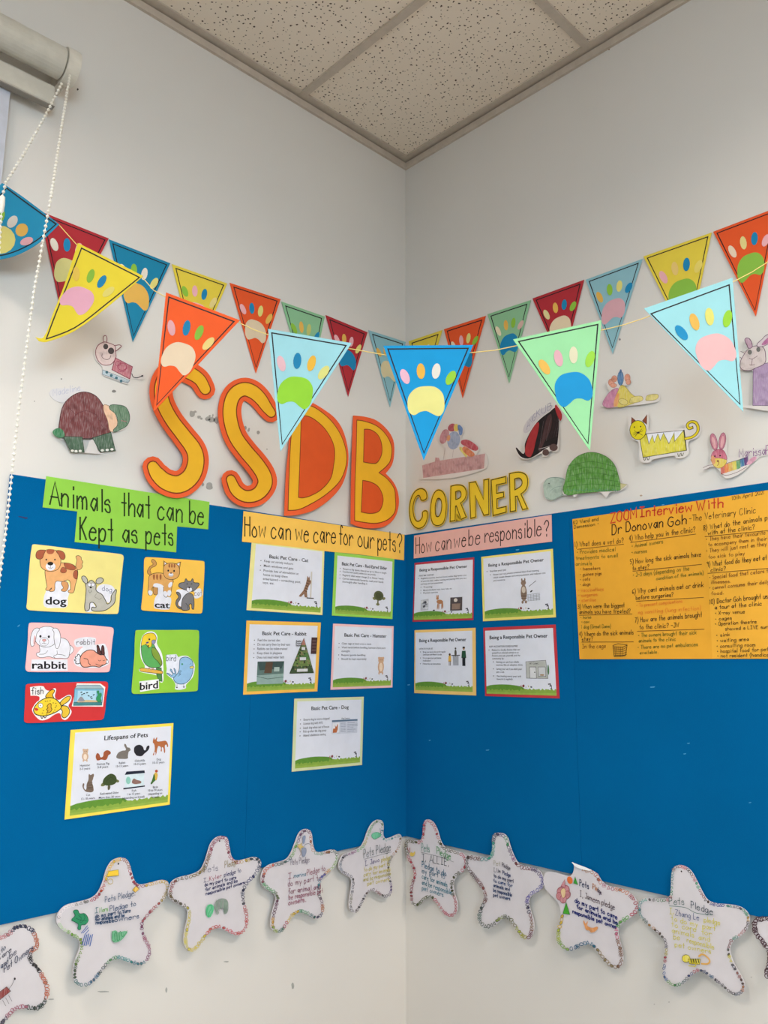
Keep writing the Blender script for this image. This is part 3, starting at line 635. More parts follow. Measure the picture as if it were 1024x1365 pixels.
a.fill('6e6d70', '560,612 600,615 622,660 610,710 580,760 590,800 640,820 630,840 580,820 552,770 560,720 590,670', '1b1b1e', 7)
a.fill('77767a', '730,620 780,640 800,700 798,840 775,835 765,770 735,780 740,840 700,855 640,850 630,800 645,700 690,640', '1b1b1e', 8); a.line('1b1b1e', '690,760 720,800 715,835', 6)
a.fill('77767a', '670,470 690,425 715,455 760,455 782,425 800,475 870,490 850,540 800,590 760,600 700,585 620,550 590,520 610,485', '1b1b1e', 8)
a.ell(CW, 738, 572, 40, 36, 0, '1b1b1e', 5); a.ell('3a2a2a', 738, 545, 16, 10); a.line('1b1b1e', '738,555! 738,580!', 5); a.ell('1b1b1e', 708, 495, 12, 5); a.ell('1b1b1e', 768, 495, 12, 5); a.done()
a = t.art('lettering', cO); a.text('15151c', 'cat', 265, 818, 470, 828, 88, True); a.done(); a = t.art('handwritten_word', cO); a.hand('4a4450', 'cat', 808, 655, 905, 655, 75, 6); a.done()

t = Thing('picture_card', 'pale pink card with two rabbits and the word rabbit', 'card', cards, '135,50 165,36 560,52 930,80 960,100 950,200 935,350 920,505 880,520 500,516 130,515 102,490 108,400 125,200', 'p:f0bfc0', .0009, G5, cP)
a = t.art('white_rabbit_picture', cP)
a.fill(CW, '530,258 560,275 570,305 545,340 522,350 520,300', K, 3.5); a.fill(CW, '240,230 330,200 450,185 510,210 535,270 530,330 515,380 450,384 380,382 330,368 255,378 215,362 208,335 240,320', K, 4)
a.line(K, '235,345 290,340 318,310', 3.5); a.line(K, '408,310 408,345 375,365 390,382', 3.5); a.line(K, '410,345 460,350 490,362', 3.5)
a.fill(CW, '205,130 240,90 310,73 380,92 405,150 400,210 370,255 310,275 250,265 210,235 192,180', K, 4)
a.fill(CW, '235,98 190,95 158,150 148,220 160,268 185,255 200,200 212,140', K, 4); a.fill(CW, '365,98 410,95 440,150 440,220 425,275 405,290 390,260 378,190 378,130', K, 4); a.fill('d8a8a8', '188,160 178,250 190,235 200,180')
a.ell('15151c', 246, 170, 11, 13); a.ell('15151c', 328, 174, 11, 13); a.ell(CW, 282, 222, 45, 42, 0, K, 2.5); a.fill('d89a98', '265,202 300,202 282,222', K, 2); a.line(K, '262,238 278,240 282,222! 286,240 302,240', 3); a.done()
a = t.art('pink_rabbit_picture', cP)
a.fill(CW, '585,200 780,185 780,250 800,250 880,250 915,420 905,445 820,475 640,470 585,445 570,400 600,340 640,290 660,270 590,270')
a.fill(CW, '632,360 612,345 605,362 585,372 592,388 578,402 592,412 590,432 610,438 632,428', '1b1516', 7)
a.fill('5a3434', '805,345 798,290 802,255 822,290 838,350', '1b1516', 6); a.fill('5a3434', '845,345 840,290 855,258 868,310 866,360', '1b1516', 6)
a.fill('e39a85', '632,390 650,345 700,308 760,305 800,335 830,350 865,352 885,385 905,415 880,440 850,455 820,470 780,462 740,462 700,470 655,465 635,430', '1b1516', 7)
a.line('1b1516', '670,385 705,395 715,430 735,450', 6); a.line('1b1516', '810,402 822,410 835,402', 4); a.line('1b1516', '855,405 865,408 875,400', 4); a.line('1b1516', '785,440 820,452 855,448', 5); a.ell(CW, 897, 418, 12, 16, 0, '1b1516', 3); a.done()
a = t.art('lettering', cP); a.fill(CW, '160,395! 510,395! 512,505! 150,505!', sm=False); a.text('15151c', 'rabbit', 165, 485, 495, 487, 78, True); a.done(); a = t.art('handwritten_word', cP); a.hand('4a4450', 'rabbit', 600, 250, 775, 250, 52, 5); a.done()

t = Thing('picture_card', 'red card with a yellow fish and a fish tank', 'card', cards, '105,650 130,634 500,620 870,610 905,628 890,760 865,960 830,985 500,998 150,1015 95,1005 88,970 95,850', 'p:cf3538', .0009, G5, cP)
a = t.art('fish_picture', cP)
a.fill('e9e6e6', '145,665! 270,655 300,690 340,700 385,675 400,690 388,760 420,790 470,765 520,740 548,750 545,800 520,850 550,900 530,950 490,985 455,970 435,920 380,935 320,975 250,988 200,950 165,890 180,850 210,810 235,790 230,755 150,750!')
a.fill('e0b020', '300,765 320,720 360,690 385,700 365,740 372,775', '1c1710', 7); a.fill('e3bd3a', '430,835 460,790 510,755 538,760 520,800 480,830 445,850', '1c1710', 7); a.fill('e3bd3a', '440,860 500,850 530,890 520,935 480,965 455,945 460,900', '1c1710', 7)
a.fill('eccb35', '180,880 210,830 260,790 320,768 380,775 430,815 450,860 420,895 360,925 290,945 230,940 190,920', '1c1710', 8)
a.fill('d8a82c', '345,825 310,850 320,865 305,885 320,895 310,915 345,905 358,880 350,865', '1c1710', 6)
a.ell('f2f0ea', 248, 845, 22, 25, 0, '1c1710', 4); a.ell('1c1710', 243, 845, 5, 6); a.fill('c33a30', '190,870 225,878 215,895 195,890')
for x, y in ((295, 800), (315, 798), (340, 795), (370, 815), (395, 820), (400, 845), (275, 890), (265, 915), (305, 925), (385, 885), (372, 905), (390, 862)): a.line('4a3a12', [(x-5, y+7), (x, y), (x+6, y+6)], 4, sm=False)
a.line('1c1710', '250,950 262,970 275,948 290,965 305,942', 7); a.done()
a = t.art('fish_tank_picture', cP)
a.fill('eeecea', '600,628! 830,630! 878,665! 855,855! 552,852!', sm=False); a.fill('9bb4bd', '605,645! 825,645! 860,680! 580,680!', '4a6a78', 4, sm=False); a.fill('7fb8d4', '578,682! 862,682! 848,810! 572,812!', '3a6478', 5, sm=False); a.fill('a9cfe2', '610,700! 790,700! 785,795! 605,795!', sm=False)
a.fill('c9b48a', '600,800 700,790 840,805 780,815 620,815'); a.fill('3f7f84', '568,815! 848,812! 845,842! 566,845!', '2a5a62', 3, sm=False)
a.fill('2f9058', '800,805 790,770 805,740 795,710 812,700 822,730 835,720 842,745 832,775 838,805', '1d5a38', 3); a.fill('8d8f9a', '612,800 625,770 645,758 670,785 680,800')
for x, y in ((645, 715), (670, 728), (700, 720), (715, 750), (738, 760), (765, 740), (745, 775), (650, 738)): a.ell('1f2f3c', x, y, 11, 5, random.uniform(-30, 30))
a.done()
a = t.art('lettering', cP); a.hand('1c1c24', 'fish', 158, 735, 272, 730, 66, 5.5); a.done()

t = Thing('picture_card', 'lime green card with two birds and the word bird', 'card', cards, '145,105 180,92 540,92 900,92 932,110 925,400 918,830 890,850 500,870 130,885 100,865 100,780 130,420', 'p:93cc42', .0009, G5, cQ)
a = t.art('budgie_picture', cQ)
a.fill('e9ebee', '225,180 290,118 370,115 415,170 410,260 470,380 490,540 490,640 480,740 430,720 410,660 350,640 205,610 190,575 260,555 215,450 200,350')
a.fill('4f8a4a', '400,560! 465,560! 475,730! 435,725! 405,650!', K, 5, sm=False)
a.fill('5aa85c', '222,270 300,240 360,260 400,330 450,420 465,500 455,545 400,558 330,555 270,520 232,450 215,350', K, 6)
a.fill('7f9a3a', '350,310 400,330 450,420 468,530 420,480 370,430 350,380', K, 6); a.fill('e6c636', '222,300 225,210 250,155 310,130 370,135 400,180 392,225 350,250 340,300 310,312 270,270', K, 6); a.fill('5aa85c', '222,290 260,275 300,310 340,300 330,350 240,350')
a.fill('8a8ab0', '345,225 380,215 392,240 365,270 348,255', K, 4); a.ell('15151c', 315, 207, 11, 12); a.ell('4a4a8a', 290, 248, 20, 10, -20); a.ell('15151c', 302, 288, 9, 9); a.ell('15151c', 310, 312, 7, 7)
a.fill('e0b04a', '200,570 230,562 350,578 470,600 482,620 465,635 340,622 215,605 198,592', K, 6); a.line('c99a8a', '290,590 310,560 330,585', 10); a.line('c99a8a', '335,590 360,565 375,595', 10); a.done()
a = t.art('blue_bird_sketch', cQ)
a.fill('dfe3f0', '520,400! 650,390! 680,430 690,420 740,410 800,420 870,500 880,560 850,680 770,770 765,815 640,828 640,770 600,700 530,640 530,570 520,490!')
a.fill('8fb9dd', '610,680 570,660 535,625 605,650 575,575 625,635 622,565 645,650', '1f4a68', 6); a.fill('8fb9dd', '690,500 700,450 745,428 800,435 850,480 855,560 850,630 810,710 750,755 680,760 635,735 615,690 640,660 680,600', '1f4a68', 7.5)
a.line('1f4a68', '640,660 690,600 710,600 680,640 705,635 670,665', 5); a.fill('e8d070', '820,545 870,550 825,568', K, 5); a.ell('3a8a6a', 722, 515, 11, 12); a.line('1f4a68', '815,520 830,505', 4); a.line(K, '658,765! 656,800!', 5); a.line(K, '740,762! 742,795!', 5); a.ell(K, 656, 804, 11, 7); a.ell(K, 742, 799, 11, 7); a.done()
a = t.art('lettering', cQ); a.fill('e9ebee', '190,730! 430,700! 435,820! 200,860!', sm=False); a.text('15151c', 'bird', 197, 838, 420, 812, 98, True); a.done(); a = t.art('handwritten_word', cQ); a.hand('2c3c50', 'bird', 525, 472, 645, 475, 75, 6); a.done()

# ================================================================== PRINTED SHEETS
def bil(fr, crop, q):
    P = [fr.px(crop[0]+x/crop[2], crop[1]+y/crop[2]) for x, y in q]
    def f(s, t): return tuple((1-t)*((1-s)*P[0][k]+s*P[1][k])+t*((1-s)*P[3][k]+s*P[2][k]) for k in (0, 1))
    return f, math.hypot(P[1][0]-P[0][0], P[1][1]-P[0][1])
def sheet(label, fr, crop, q, border, page, title, tb, lines, pics=None, group=None, th=.055, ls=.036, name='care_sheet'):
    t = Thing(name, label, 'sheet', fr, ' '.join('%g,%g!' % p for p in q), 'p:'+border, .0007, group, crop, sm=False)
    f, w = bil(fr, crop, q); l, tp, r, b = page
    def mk(n): a = t.art(n, mapf=f); a.sc = w; return a
    P = mk('printed_page'); PG = 'p:dfe3ef'
    P.fill(PG, [(l, tp), (1-r, tp), (1-r, 1-b), (l, 1-b)], sm=False, th=.0002).done(); t.h += .00005
    sx = lambda x: l+x*(1-l-r); sy = lambda y: tp+y*(1-tp-b)
    g = mk('meadow_print')
    hill = [(sx(0), sy(1)), (sx(0), sy(.885))]+[(sx(.58*k/10), sy(.885-.035*math.sin(math.pi*(k+1)/11))) for k in range(1, 10)]+[(sx(.6), sy(.94)), (sx(.6), sy(1))]
    g.fill('5f8f34', hill, sm=False)
    gs = [(sx(0), sy(1)), (sx(0), sy(.93))]; n = 70
    for k in range(n+1): gs.append((sx(k/n), sy((.93 if k/n > .5 else .95)-.02*abs(math.sin(k*2.4))-(.012 if k % 3 == 0 else 0))))
    g.fill('86a644', gs+[(sx(1), sy(1))], sm=False); g.fill('93b04a', [(sx(0), sy(1)), (sx(0), sy(.968)), (sx(.5), sy(.975)), (sx(1), sy(.962)), (sx(1), sy(1))], sm=False); g.done()
    i = mk('pet_icons_print') if lines else None
    for x, y, rx, ry, c in () if not i else ((.48, .875, .008, .005, '6a6a70'), (.515, .872, .006, .018, 'b0707a'), (.55, .868, .016, .02, '7a3a3c'), (.585, .885, .005, .006, '8a8a8a'), (.62, .872, .005, .014, 'b8a860'), (.66, .882, .014, .01, '2a2a30')): i.ell(c, sx(x), sy(y), rx, ry, random.uniform(-20, 20))
    if i: i.line('35353f', [(sx(.90), sy(.835)), (sx(.925), sy(.83)), (sx(.93), sy(.86))], .012, sm=False); i.line('35353f', [(sx(.915), sy(.86)), (sx(.938), sy(.855)), (sx(.94), sy(.9)), (sx(.925), sy(.9))], .009, sm=False); i.done()
    L = mk('lettering')
    if title: L.text('222630', title, sx(tb[0]), sy(tb[2]), sx(tb[1]), sy(tb[2]), th, True)
    for q_ in lines:
        x0, x1, y, s = q_[:4]; c = q_[4] if len(q_) > 4 else '3a3c48'; hh = q_[5] if len(q_) > 5 else ls
        if s[0] == '*': L.ell('3a3c48', sx(x0-.045), sy(y-.015), .006, .007); s = s[1:]
        L.text(c, s, sx(x0), sy(y), sx(x1), sy(y), hh)
    L.done()
    if pics: pics(mk, sx, sy, t)
    return t
sh = bL.off(.0006); GC = 'basic pet care sheets'
def shape(a, c, cx, cy, k, blobs, kk=1.15):
    for x, y, rx, ry, r in blobs: a.ell(c, cx+x*k, cy+y*k*kk, rx*k, ry*k*kk, r)
def catpic(mk, sx, sy, t):
    a = mk('climbing_cat_picture'); x, y = sx(.80), sy(.56)
    a.fill('c9c4bc', [(x+.025, y-.2), (x+.045, y-.2), (x+.045, y+.2), (x+.025, y+.2)], sm=False); a.fill('4a4440', [(x-.02, y+.2), (x+.08, y+.2), (x+.08, y+.215), (x-.02, y+.215)], sm=False)
    a.fill('8a6a56', [(x-.02, y-.13), (x-.0, y-.1), (x+.012, y-.13), (x+.015, y-.07), (x+.035, y-.06), (x+.03, y-.02), (x+.005, y+.02), (x-.02, y+.1), (x-.01, y+.2), (x-.045, y+.2), (x-.06, y+.15), (x-.1, y+.2), (x-.13, y+.19), (x-.07, y+.1), (x-.04, y), (x-.03, y-.06)], sm=False)
    for k in range(5): a.line('4c3628', [(x-.055+.008*k, y+.1-.04*k), (x-.02+.008*k, y+.115-.04*k)], .008, sm=False)
    a.done()
sheet('pale yellow-edged sheet about cat care with a cat at a scratching post', sh, (320, 720, 4.876), ((75, 13), (548, 68), (535, 487), (42, 455)), 'e9e59c', (.055, .02, .03, .035), 'Basic Pet Care - Cat', (.2, .78, .2), [(.13, .55, .27, '*Keep cat strictly indoors'), (.13, .56, .345, '*Mesh windows and gate'), (.13, .64, .42, '*Provide lots of stimulation at'), (.13, .48, .485, 'home to keep them'), (.13, .68, .55, 'entertained – scratching post,'), (.13, .29, .61, 'toys, etc.')], catpic, GC)
def turtpic(mk, sx, sy, t):
    a = mk('terrapin_picture'); x, y = sx(.76), sy(.64)
    for bx_, by_, r in ((-.075, .05, 30), (.09, .04, -30), (-.01, .14, 0)): a.ell('7a7a52', x+bx_, y+by_, .03, .022, r)
    a.ell('6a6a48', x-.01, y+.11, .012, .05); a.ell('565c3c', x, y, .085, .08, 20); a.ell('474d30', x, y, .055, .05, 20); a.done()
sheet('green-edged sheet about slider terrapin care', sh, (320, 720, 4.876), ((615, 78), (1003, 122), (990, 513), (597, 490)), '9ad65a', (.045, .05, .035, .035), 'Basic Pet Care - Red-Eared Slider', (.08, .9, .16), [(.1, .89, .235, '*Require a big space, they grow up to 30cm in length', '3a3c48', .03), (.1, .69, .285, '*Feed the best quality pellets you can provide', '3a3c48', .03), (.1, .84, .345, '*Regularly clean water change (2 to 3times / week)', '3a3c48', .03), (.1, .84, .405, '*Carries salmonella bacteria, wash your hands', '3a3c48', .03), (.1, .54, .46, 'thoroughly after handling it', '3a3c48', .03)], turtpic, GC)
def rabpic(mk, sx, sy, t):
    a = mk('rabbit_pen_photo'); x0, x1, y0, y1 = .16, .51, .56, .87
    a.fill('5d7570', [(x0, y0), (x1, y0), (x1, y1), (x0, y1)], sm=False); a.fill('3d514f', [(x0, y0), (x1, y0), (x1-.03, y0+.1), (x0+.03, y0+.12)], sm=False); a.fill('8fa8a2', [(x0, y0+.19), (x1, y0+.17), (x1, y1), (x0, y1)], sm=False)
    a.fill('5a4638', [(.27, .57), (.36, .57), (.35, .72), (.25, .72)], sm=False); a.fill('a8bab4', [(.38, .64), (.45, .64), (.45, .7), (.38, .7)], sm=False); a.line('4d6662', [(x0, .76), (.3, .8), (x1, .78)], .006, sm=False); a.done()
    a = mk('food_pyramid_print'); A = (sx(.79), sy(.2)); B = (sx(.97), sy(.75)); Cc = (sx(.6), sy(.75))
    a.fill('4f6f3a', [A, B, Cc], sm=False)
    def lev(f0, f1, c): a.fill(c, [(A[0]+(Cc[0]-A[0])*f0, A[1]+(Cc[1]-A[1])*f0), (A[0]+(B[0]-A[0])*f0, A[1]+(B[1]-A[1])*f0), (A[0]+(B[0]-A[0])*f1, A[1]+(B[1]-A[1])*f1), (A[0]+(Cc[0]-A[0])*f1, A[1]+(Cc[1]-A[1])*f1)], sm=False)
    lev(.02, .2, 'b07a6a'); lev(.2, .42, '6a7a4a'); lev(.42, .62, '557a44'); lev(.62, .8, '6a7f48'); lev(.8, .99, '43553a')
    for k in range(60):
        f0 = random.uniform(.3, .96); u = random.uniform(-.85, .85); x = A[0]+f0*u*.19; y = A[1]+f0*(B[1]-A[1]); a.ell(random.choice(('30452a', '7d9455', '8a7a5a', '2e3326')), x, y, .012, .01, random.uniform(0, 90))
    a.line('20231e', [A, B, Cc], .005, True, False)
    for y, w in ((.34, .03), (.5, .05), (.68, .085)): a.fill('d4d6d8', [(sx(.79)-w*.9, sy(y)), (sx(.79)+w*.9, sy(y)), (sx(.79)+w*.9, sy(y)+.045), (sx(.79)-w*.9, sy(y)+.045)], '4a4a4a', .003, sm=False)
    a.done()
    a = mk('caption_print'); a.fill('4a3234', [(.87, .22), (.955, .22), (.95, .46), (.87, .46)], sm=False)
    for k in range(4): a.line('85706e', [(.885, .27+.045*k), (.94, .27+.045*k)], .006, sm=False)
    for k, s in enumerate(('Rabbit', 'Food', 'Pyramid')): a.text('20202a', s, .655, .29+.03*k, .73, .29+.03*k, .028, True)
    a.done()
sheet('amber-edged sheet about rabbit care with a food pyramid', sh, (320, 820, 4.876), ((42, 35), (525, 48), (502, 495), (20, 517)), 'f3bf55', (.04, .05, .045, .04), 'Basic Pet Care - Rabbit', (.18, .83, .16), [(.12, .44, .255, '*Feed the correct diet'), (.12, .59, .32, '*Do not carry them by their ears'), (.12, .55, .385, '*Rabbits can be toilet-trained'), (.12, .475, .45, '*Keep them in playpens'), (.12, .51, .515, '*Does not need water bath')], rabpic, GC)
def hampic(mk, sx, sy, t):
    a = mk('hamster_picture'); x, y = sx(.81), sy(.65)
    shape(a, 'caa384', x, y, 1, ((-.035, -.1, .018, .018, 0), (.035, -.1, .018, .018, 0), (0, -.07, .048, .045, 0), (0, .02, .052, .09, 0), (-.03, .11, .012, .02, 0), (.03, .11, .012, .02, 0))); a.ell('e6cfb8', x, y+.03, .03, .07)
    a.ell('2a2020', x-.015, y-.085, .005, .006); a.ell('2a2020', x+.015, y-.085, .005, .006); a.done()
sheet('pale pink-edged sheet about hamster care', sh, (320, 820, 4.876), ((605, 55), (998, 72), (990, 470), (588, 485)), 'edc4c6', (.03, .035, .03, .035), 'Basic Pet Care - Hamster', (.16, .9, .17), [(.12, .63, .3, '*Clean cage at least once a week', '3a3c48', .03), (.12, .89, .365, '*Wash hands before handling, hamsters have poor', '3a3c48', .03), (.12, .26, .425, 'eyesight', '3a3c48', .03), (.12, .53, .49, '*Require gentle handling', '3a3c48', .03), (.12, .55, .555, '*Should be kept separately', '3a3c48', .03)], hampic, GC)
def dogpic(mk, sx, sy, t):
    a = mk('licence_table_print'); x0, x1, y0 = sx(.53), sx(.94), sy(.31)
    a.fill('c6cbd8', [(x0, y0), (x1, y0), (x1, y0+.2), (x0, y0+.2)], sm=False); a.fill('56708a', [(x0, y0), (x1, y0), (x1, y0+.025), (x0, y0+.025)], sm=False)
    a.text('2a3444', 'Dog Licence', x0+.14, y0-.01, x0+.26, y0-.01, .02, True); a.fill('e0e0e6', [(x0+.01, y0+.04), (x0+.11, y0+.04), (x0+.11, y0+.18), (x0+.01, y0+.18)], sm=False)
    a.fill('b86a40', [(x0+.015, y0+.18), (x0+.02, y0+.12), (x0+.05, y0+.12), (x0+.045, y0+.07), (x0+.06, y0+.1), (x0+.09, y0+.05), (x0+.085, y0+.14), (x0+.07, y0+.18)], sm=False)
    for k in range(6): a.line('8a93a6', [(x0+.13, y0+.05+.024*k), (x0+.2, y0+.05+.024*k)], .005, sm=False); a.line('8a93a6', [(x0+.23, y0+.05+.024*k), (x0+.23+random.uniform(.08, .16), y0+.05+.024*k)], .005, sm=False)
    a.done()
sheet('pale green-edged sheet about dog care, lowest on the left board', sh, (380, 920, 8.533), ((105, 97), (895, 75), (875, 850), (75, 928)), 'd2dcae', (.04, .04, .035, .04), 'Basic Pet Care - Dog', (.21, .79, .14), [(.1, .49, .295, '*Ensure dog is micro-chipped'), (.1, .385, .355, '*License dog with AVS'), (.1, .49, .42, '*Leash dog when out of house'), (.1, .445, .475, '*Pick up after the dog poop'), (.1, .44, .535, '*Attend obedience training')], dogpic, GC, ls=.034)
def respic1(mk, sx, sy, t):
    a = mk('dalmatian_photo')
    a.fill('b9bcc4', [(sx(.12), sy(.65)), (sx(.26), sy(.63)), (sx(.26), sy(.83)), (sx(.12), sy(.84))], sm=False)
    for k in range(9): a.ell(random.choice(('4a4c54', '7d808a', 'd4d6dc')), sx(random.uniform(.14, .24)), sy(random.uniform(.67, .8)), .02, .025, random.uniform(0, 90))
    a.done(); a = mk('tan_dog_picture'); x, y = sx(.46), sy(.72); shape(a, 'b07c56', x, y, 1, ((-.04, -.07, .022, .02, 0), (-.05, -.1, .008, .02, 0), (-.03, -.1, .008, .02, 0), (.0, -.02, .055, .03, 10), (-.035, .04, .008, .05, 5), (-.015, .04, .008, .05, 0), (.035, .04, .008, .05, 0), (.05, .03, .008, .05, -5)))
    a.ell('2a2a2e', sx(.36), sy(.84), .02, .01); a.done(); a = mk('kennel_photo'); a.fill('4c4446', [(sx(.64), sy(.63)), (sx(.84), sy(.63)), (sx(.84), sy(.86)), (sx(.64), sy(.86))], sm=False); a.fill('8a7468', [(sx(.67), sy(.74)), (sx(.81), sy(.74)), (sx(.8), sy(.84)), (sx(.67), sy(.84))], sm=False); a.ell('d0c8c0', sx(.73), sy(.68), .03, .03); a.done()
def respic2(mk, sx, sy, t):
    a = mk('cat_and_vet_picture'); x, y = sx(.6), sy(.6)
    shape(a, '8a7566', x, y, 1, ((-.02, -.15, .01, .02, 0), (.02, -.15, .01, .02, 0), (0, -.11, .035, .035, 0), (0, .02, .042, .11, 0), (-.02, .14, .015, .02, 0), (.025, .14, .015, .02, 0))); a.ell('c8bcae', x, y-.02, .025, .05)
    for k in range(4): a.line('5a483c', [(x-.035, y+.03+.025*k), (x+.035, y+.035+.025*k)], .007, sm=False)
    a.line('5a5a60', [(sx(.68), sy(.53)), (sx(.78), sy(.45))], .006, sm=False); a.ell('222226', sx(.71), sy(.61), .02, .01, -40)
    for k in range(5): a.line('8f939c', [(sx(.65), sy(.66+.025*k)), (sx(.83), sy(.65+.025*k))], .004, sm=False)
    for k in range(5): a.line('8f939c', [(sx(.66+.04*k), sy(.66)), (sx(.66+.04*k), sy(.76))], .004, sm=False)
    a.done()
def respic3(mk, sx, sy, t):
    a = mk('vet_visit_picture')
    a.fill('9fa3ad', [(sx(.67), sy(.4)), (sx(.77), sy(.4)), (sx(.77), sy(.57)), (sx(.68), sy(.57))], sm=False); a.line('4a4c54', [(sx(.65), sy(.405)), (sx(.79), sy(.405))], .01, sm=False); shape(a, '5a5650', sx(.72), sy(.34), 1, ((0, .02, .018, .045, 0), (0, -.04, .013, .013, 0)))
    a.ell('5a3c2a', sx(.62), sy(.39), .016, .018); a.fill('e0b050', [(sx(.6), sy(.41)), (sx(.64), sy(.41)), (sx(.645), sy(.51)), (sx(.595), sy(.51))], sm=False); a.line('6a5a50', [(sx(.61), sy(.5)), (sx(.61), sy(.57))], .01, sm=False); a.line('6a5a50', [(sx(.63), sy(.5)), (sx(.63), sy(.57))], .01, sm=False)
    a.ell('b08a70', sx(.86), sy(.29), .018, .022); a.ell('2c2420', sx(.86), sy(.275), .02, .014); a.fill('27503a', [(sx(.83), sy(.33)), (sx(.89), sy(.33)), (sx(.9), sy(.45)), (sx(.82), sy(.45))], sm=False); a.fill('24262c', [(sx(.835), sy(.44)), (sx(.885), sy(.44)), (sx(.885), sy(.58)), (sx(.835), sy(.58))], sm=False); a.done()
def respic4(mk, sx, sy, t):
    a = mk('clinic_picture'); a.fill('b5b8b4', [(sx(.6), sy(.5)), (sx(.88), sy(.48)), (sx(.9), sy(.75)), (sx(.6), sy(.75))], '4a4c50', .004, sm=False); a.text('33363c', 'VET CLINIC', sx(.65), sy(.54), sx(.78), sy(.54), .022, True)
    a.fill('d5d7da', [(sx(.65), sy(.58)), (sx(.74), sy(.58)), (sx(.74), sy(.75)), (sx(.65), sy(.75))], '3a3c40', .005, sm=False); a.ell('3a3c40', sx(.72), sy(.66), .008, .008); a.fill('c9ccd0', [(sx(.77), sy(.58)), (sx(.87), sy(.58)), (sx(.87), sy(.72)), (sx(.77), sy(.72))], '3a3c40', .004, sm=False); a.ell('9a7a50', sx(.82), sy(.7), .03, .01); a.ell('4a7a4a', sx(.91), sy(.62), .01, .07); a.done()
shr = bR.off(.0006); GR = 'responsible owner sheets'; PR = 'Being a Responsible Pet Owner'
sheet('crimson-edged sheet with small dog pictures, on the right board', shr, cV, ((60, 328), (430, 293), (425, 682), (48, 693)), 'b23448', (.02, .035, .02, .03), PR, (.08, .91, .13), [(.07, .34, .22, 'SPEND TIME TOGETHER', '3a3c48', .026), (.11, .9, .27, '*Regularly exercise, feed and bond: active dog needs a lot', '3a3c48', .025), (.11, .9, .32, 'of exercise daily, walks, running and playing with you too', '3a3c48', .025), (.11, .5, .37, 'and keep your pet entertained', '3a3c48', .025), (.16, .32, .43, '*Training', '3a3c48', .025), (.16, .66, .485, '*Mental stimulation: toys, chew, hide, etc', '3a3c48', .025), (.16, .42, .535, '*Physical exercise', '3a3c48', .025)], respic1, GR, th=.05)
sheet('pale yellow-edged sheet with a grey cat, on the right board', shr, cV, ((474, 290), (918, 240), (937, 665), (485, 690)), 'eadf78', (.03, .03, .03, .04), PR, (.08, .9, .15), [(.1, .35, .24, '*Sterilize your pet', '3a3c48', .03), (.15, .83, .3, '*Neuter your cat, prevent unwanted litters from roaming,', '3a3c48', .027), (.15, .92, .35, 'which causes disease and overpopulation, and reduces cost', '3a3c48', .027), (.15, .33, .4, 'and nuisance', '3a3c48', .027)], respic2, GR, th=.05)
sheet('amber-edged sheet with a vet visit picture, on the right board', shr, cW := (540, 830, 4.6545), ((60, 47), (438, 32), (442, 452), (58, 437)), 'eec878', (.02, .04, .05, .05), PR, (.07, .9, .17), [(.07, .32, .3, 'LISTEN TO YOUR VET', '3a3c48', .026), (.14, .55, .355, '*Bring your pet to the vet for regular', '3a3c48', .027), (.14, .48, .4, 'check-ups and when it is sick', '3a3c48', .027), (.14, .47, .46, '*Do not give your pet human', '3a3c48', .027), (.14, .28, .505, 'medication', '3a3c48', .027), (.14, .46, .56, '*Follow the vet instructions', '3a3c48', .027)], respic3, GR, th=.055)
sheet('crimson-edged sheet with a shopfront drawing, lower right of its group', shr, cW, ((487, 32), (935, 12), (960, 470), (498, 455)), 'c03842', (.025, .045, .035, .035), PR, (.07, .92, .14), [(.06, .49, .27, 'KEEP VACCINATION SCHEDULE/FREE', '3a3c48', .026), (.1, .52, .325, '*Rabies is a deadly disease that can', '3a3c48', .027), (.1, .5, .37, 'spread from infected animals to us', '3a3c48', .027), (.1, .52, .415, 'Protect your pet, yourself, and the', '3a3c48', .027), (.1, .28, .46, 'community by:', '3a3c48', .027), (.16, .5, .515, '*Getting your pet from reliable', '3a3c48', .027), (.16, .55, .56, 'sources, like an adoption drive', '3a3c48', .027), (.16, .54, .625, '*Letting your vet if you think your', '3a3c48', .027), (.16, .28, .67, 'pet is sick', '3a3c48', .027), (.16, .52, .735, '*Vaccinating every year and', '3a3c48', .027), (.16, .4, .78, 'deworm it regularly', '3a3c48', .027)], respic4, GR, th=.055)
cR = (80, 955, 6.4)
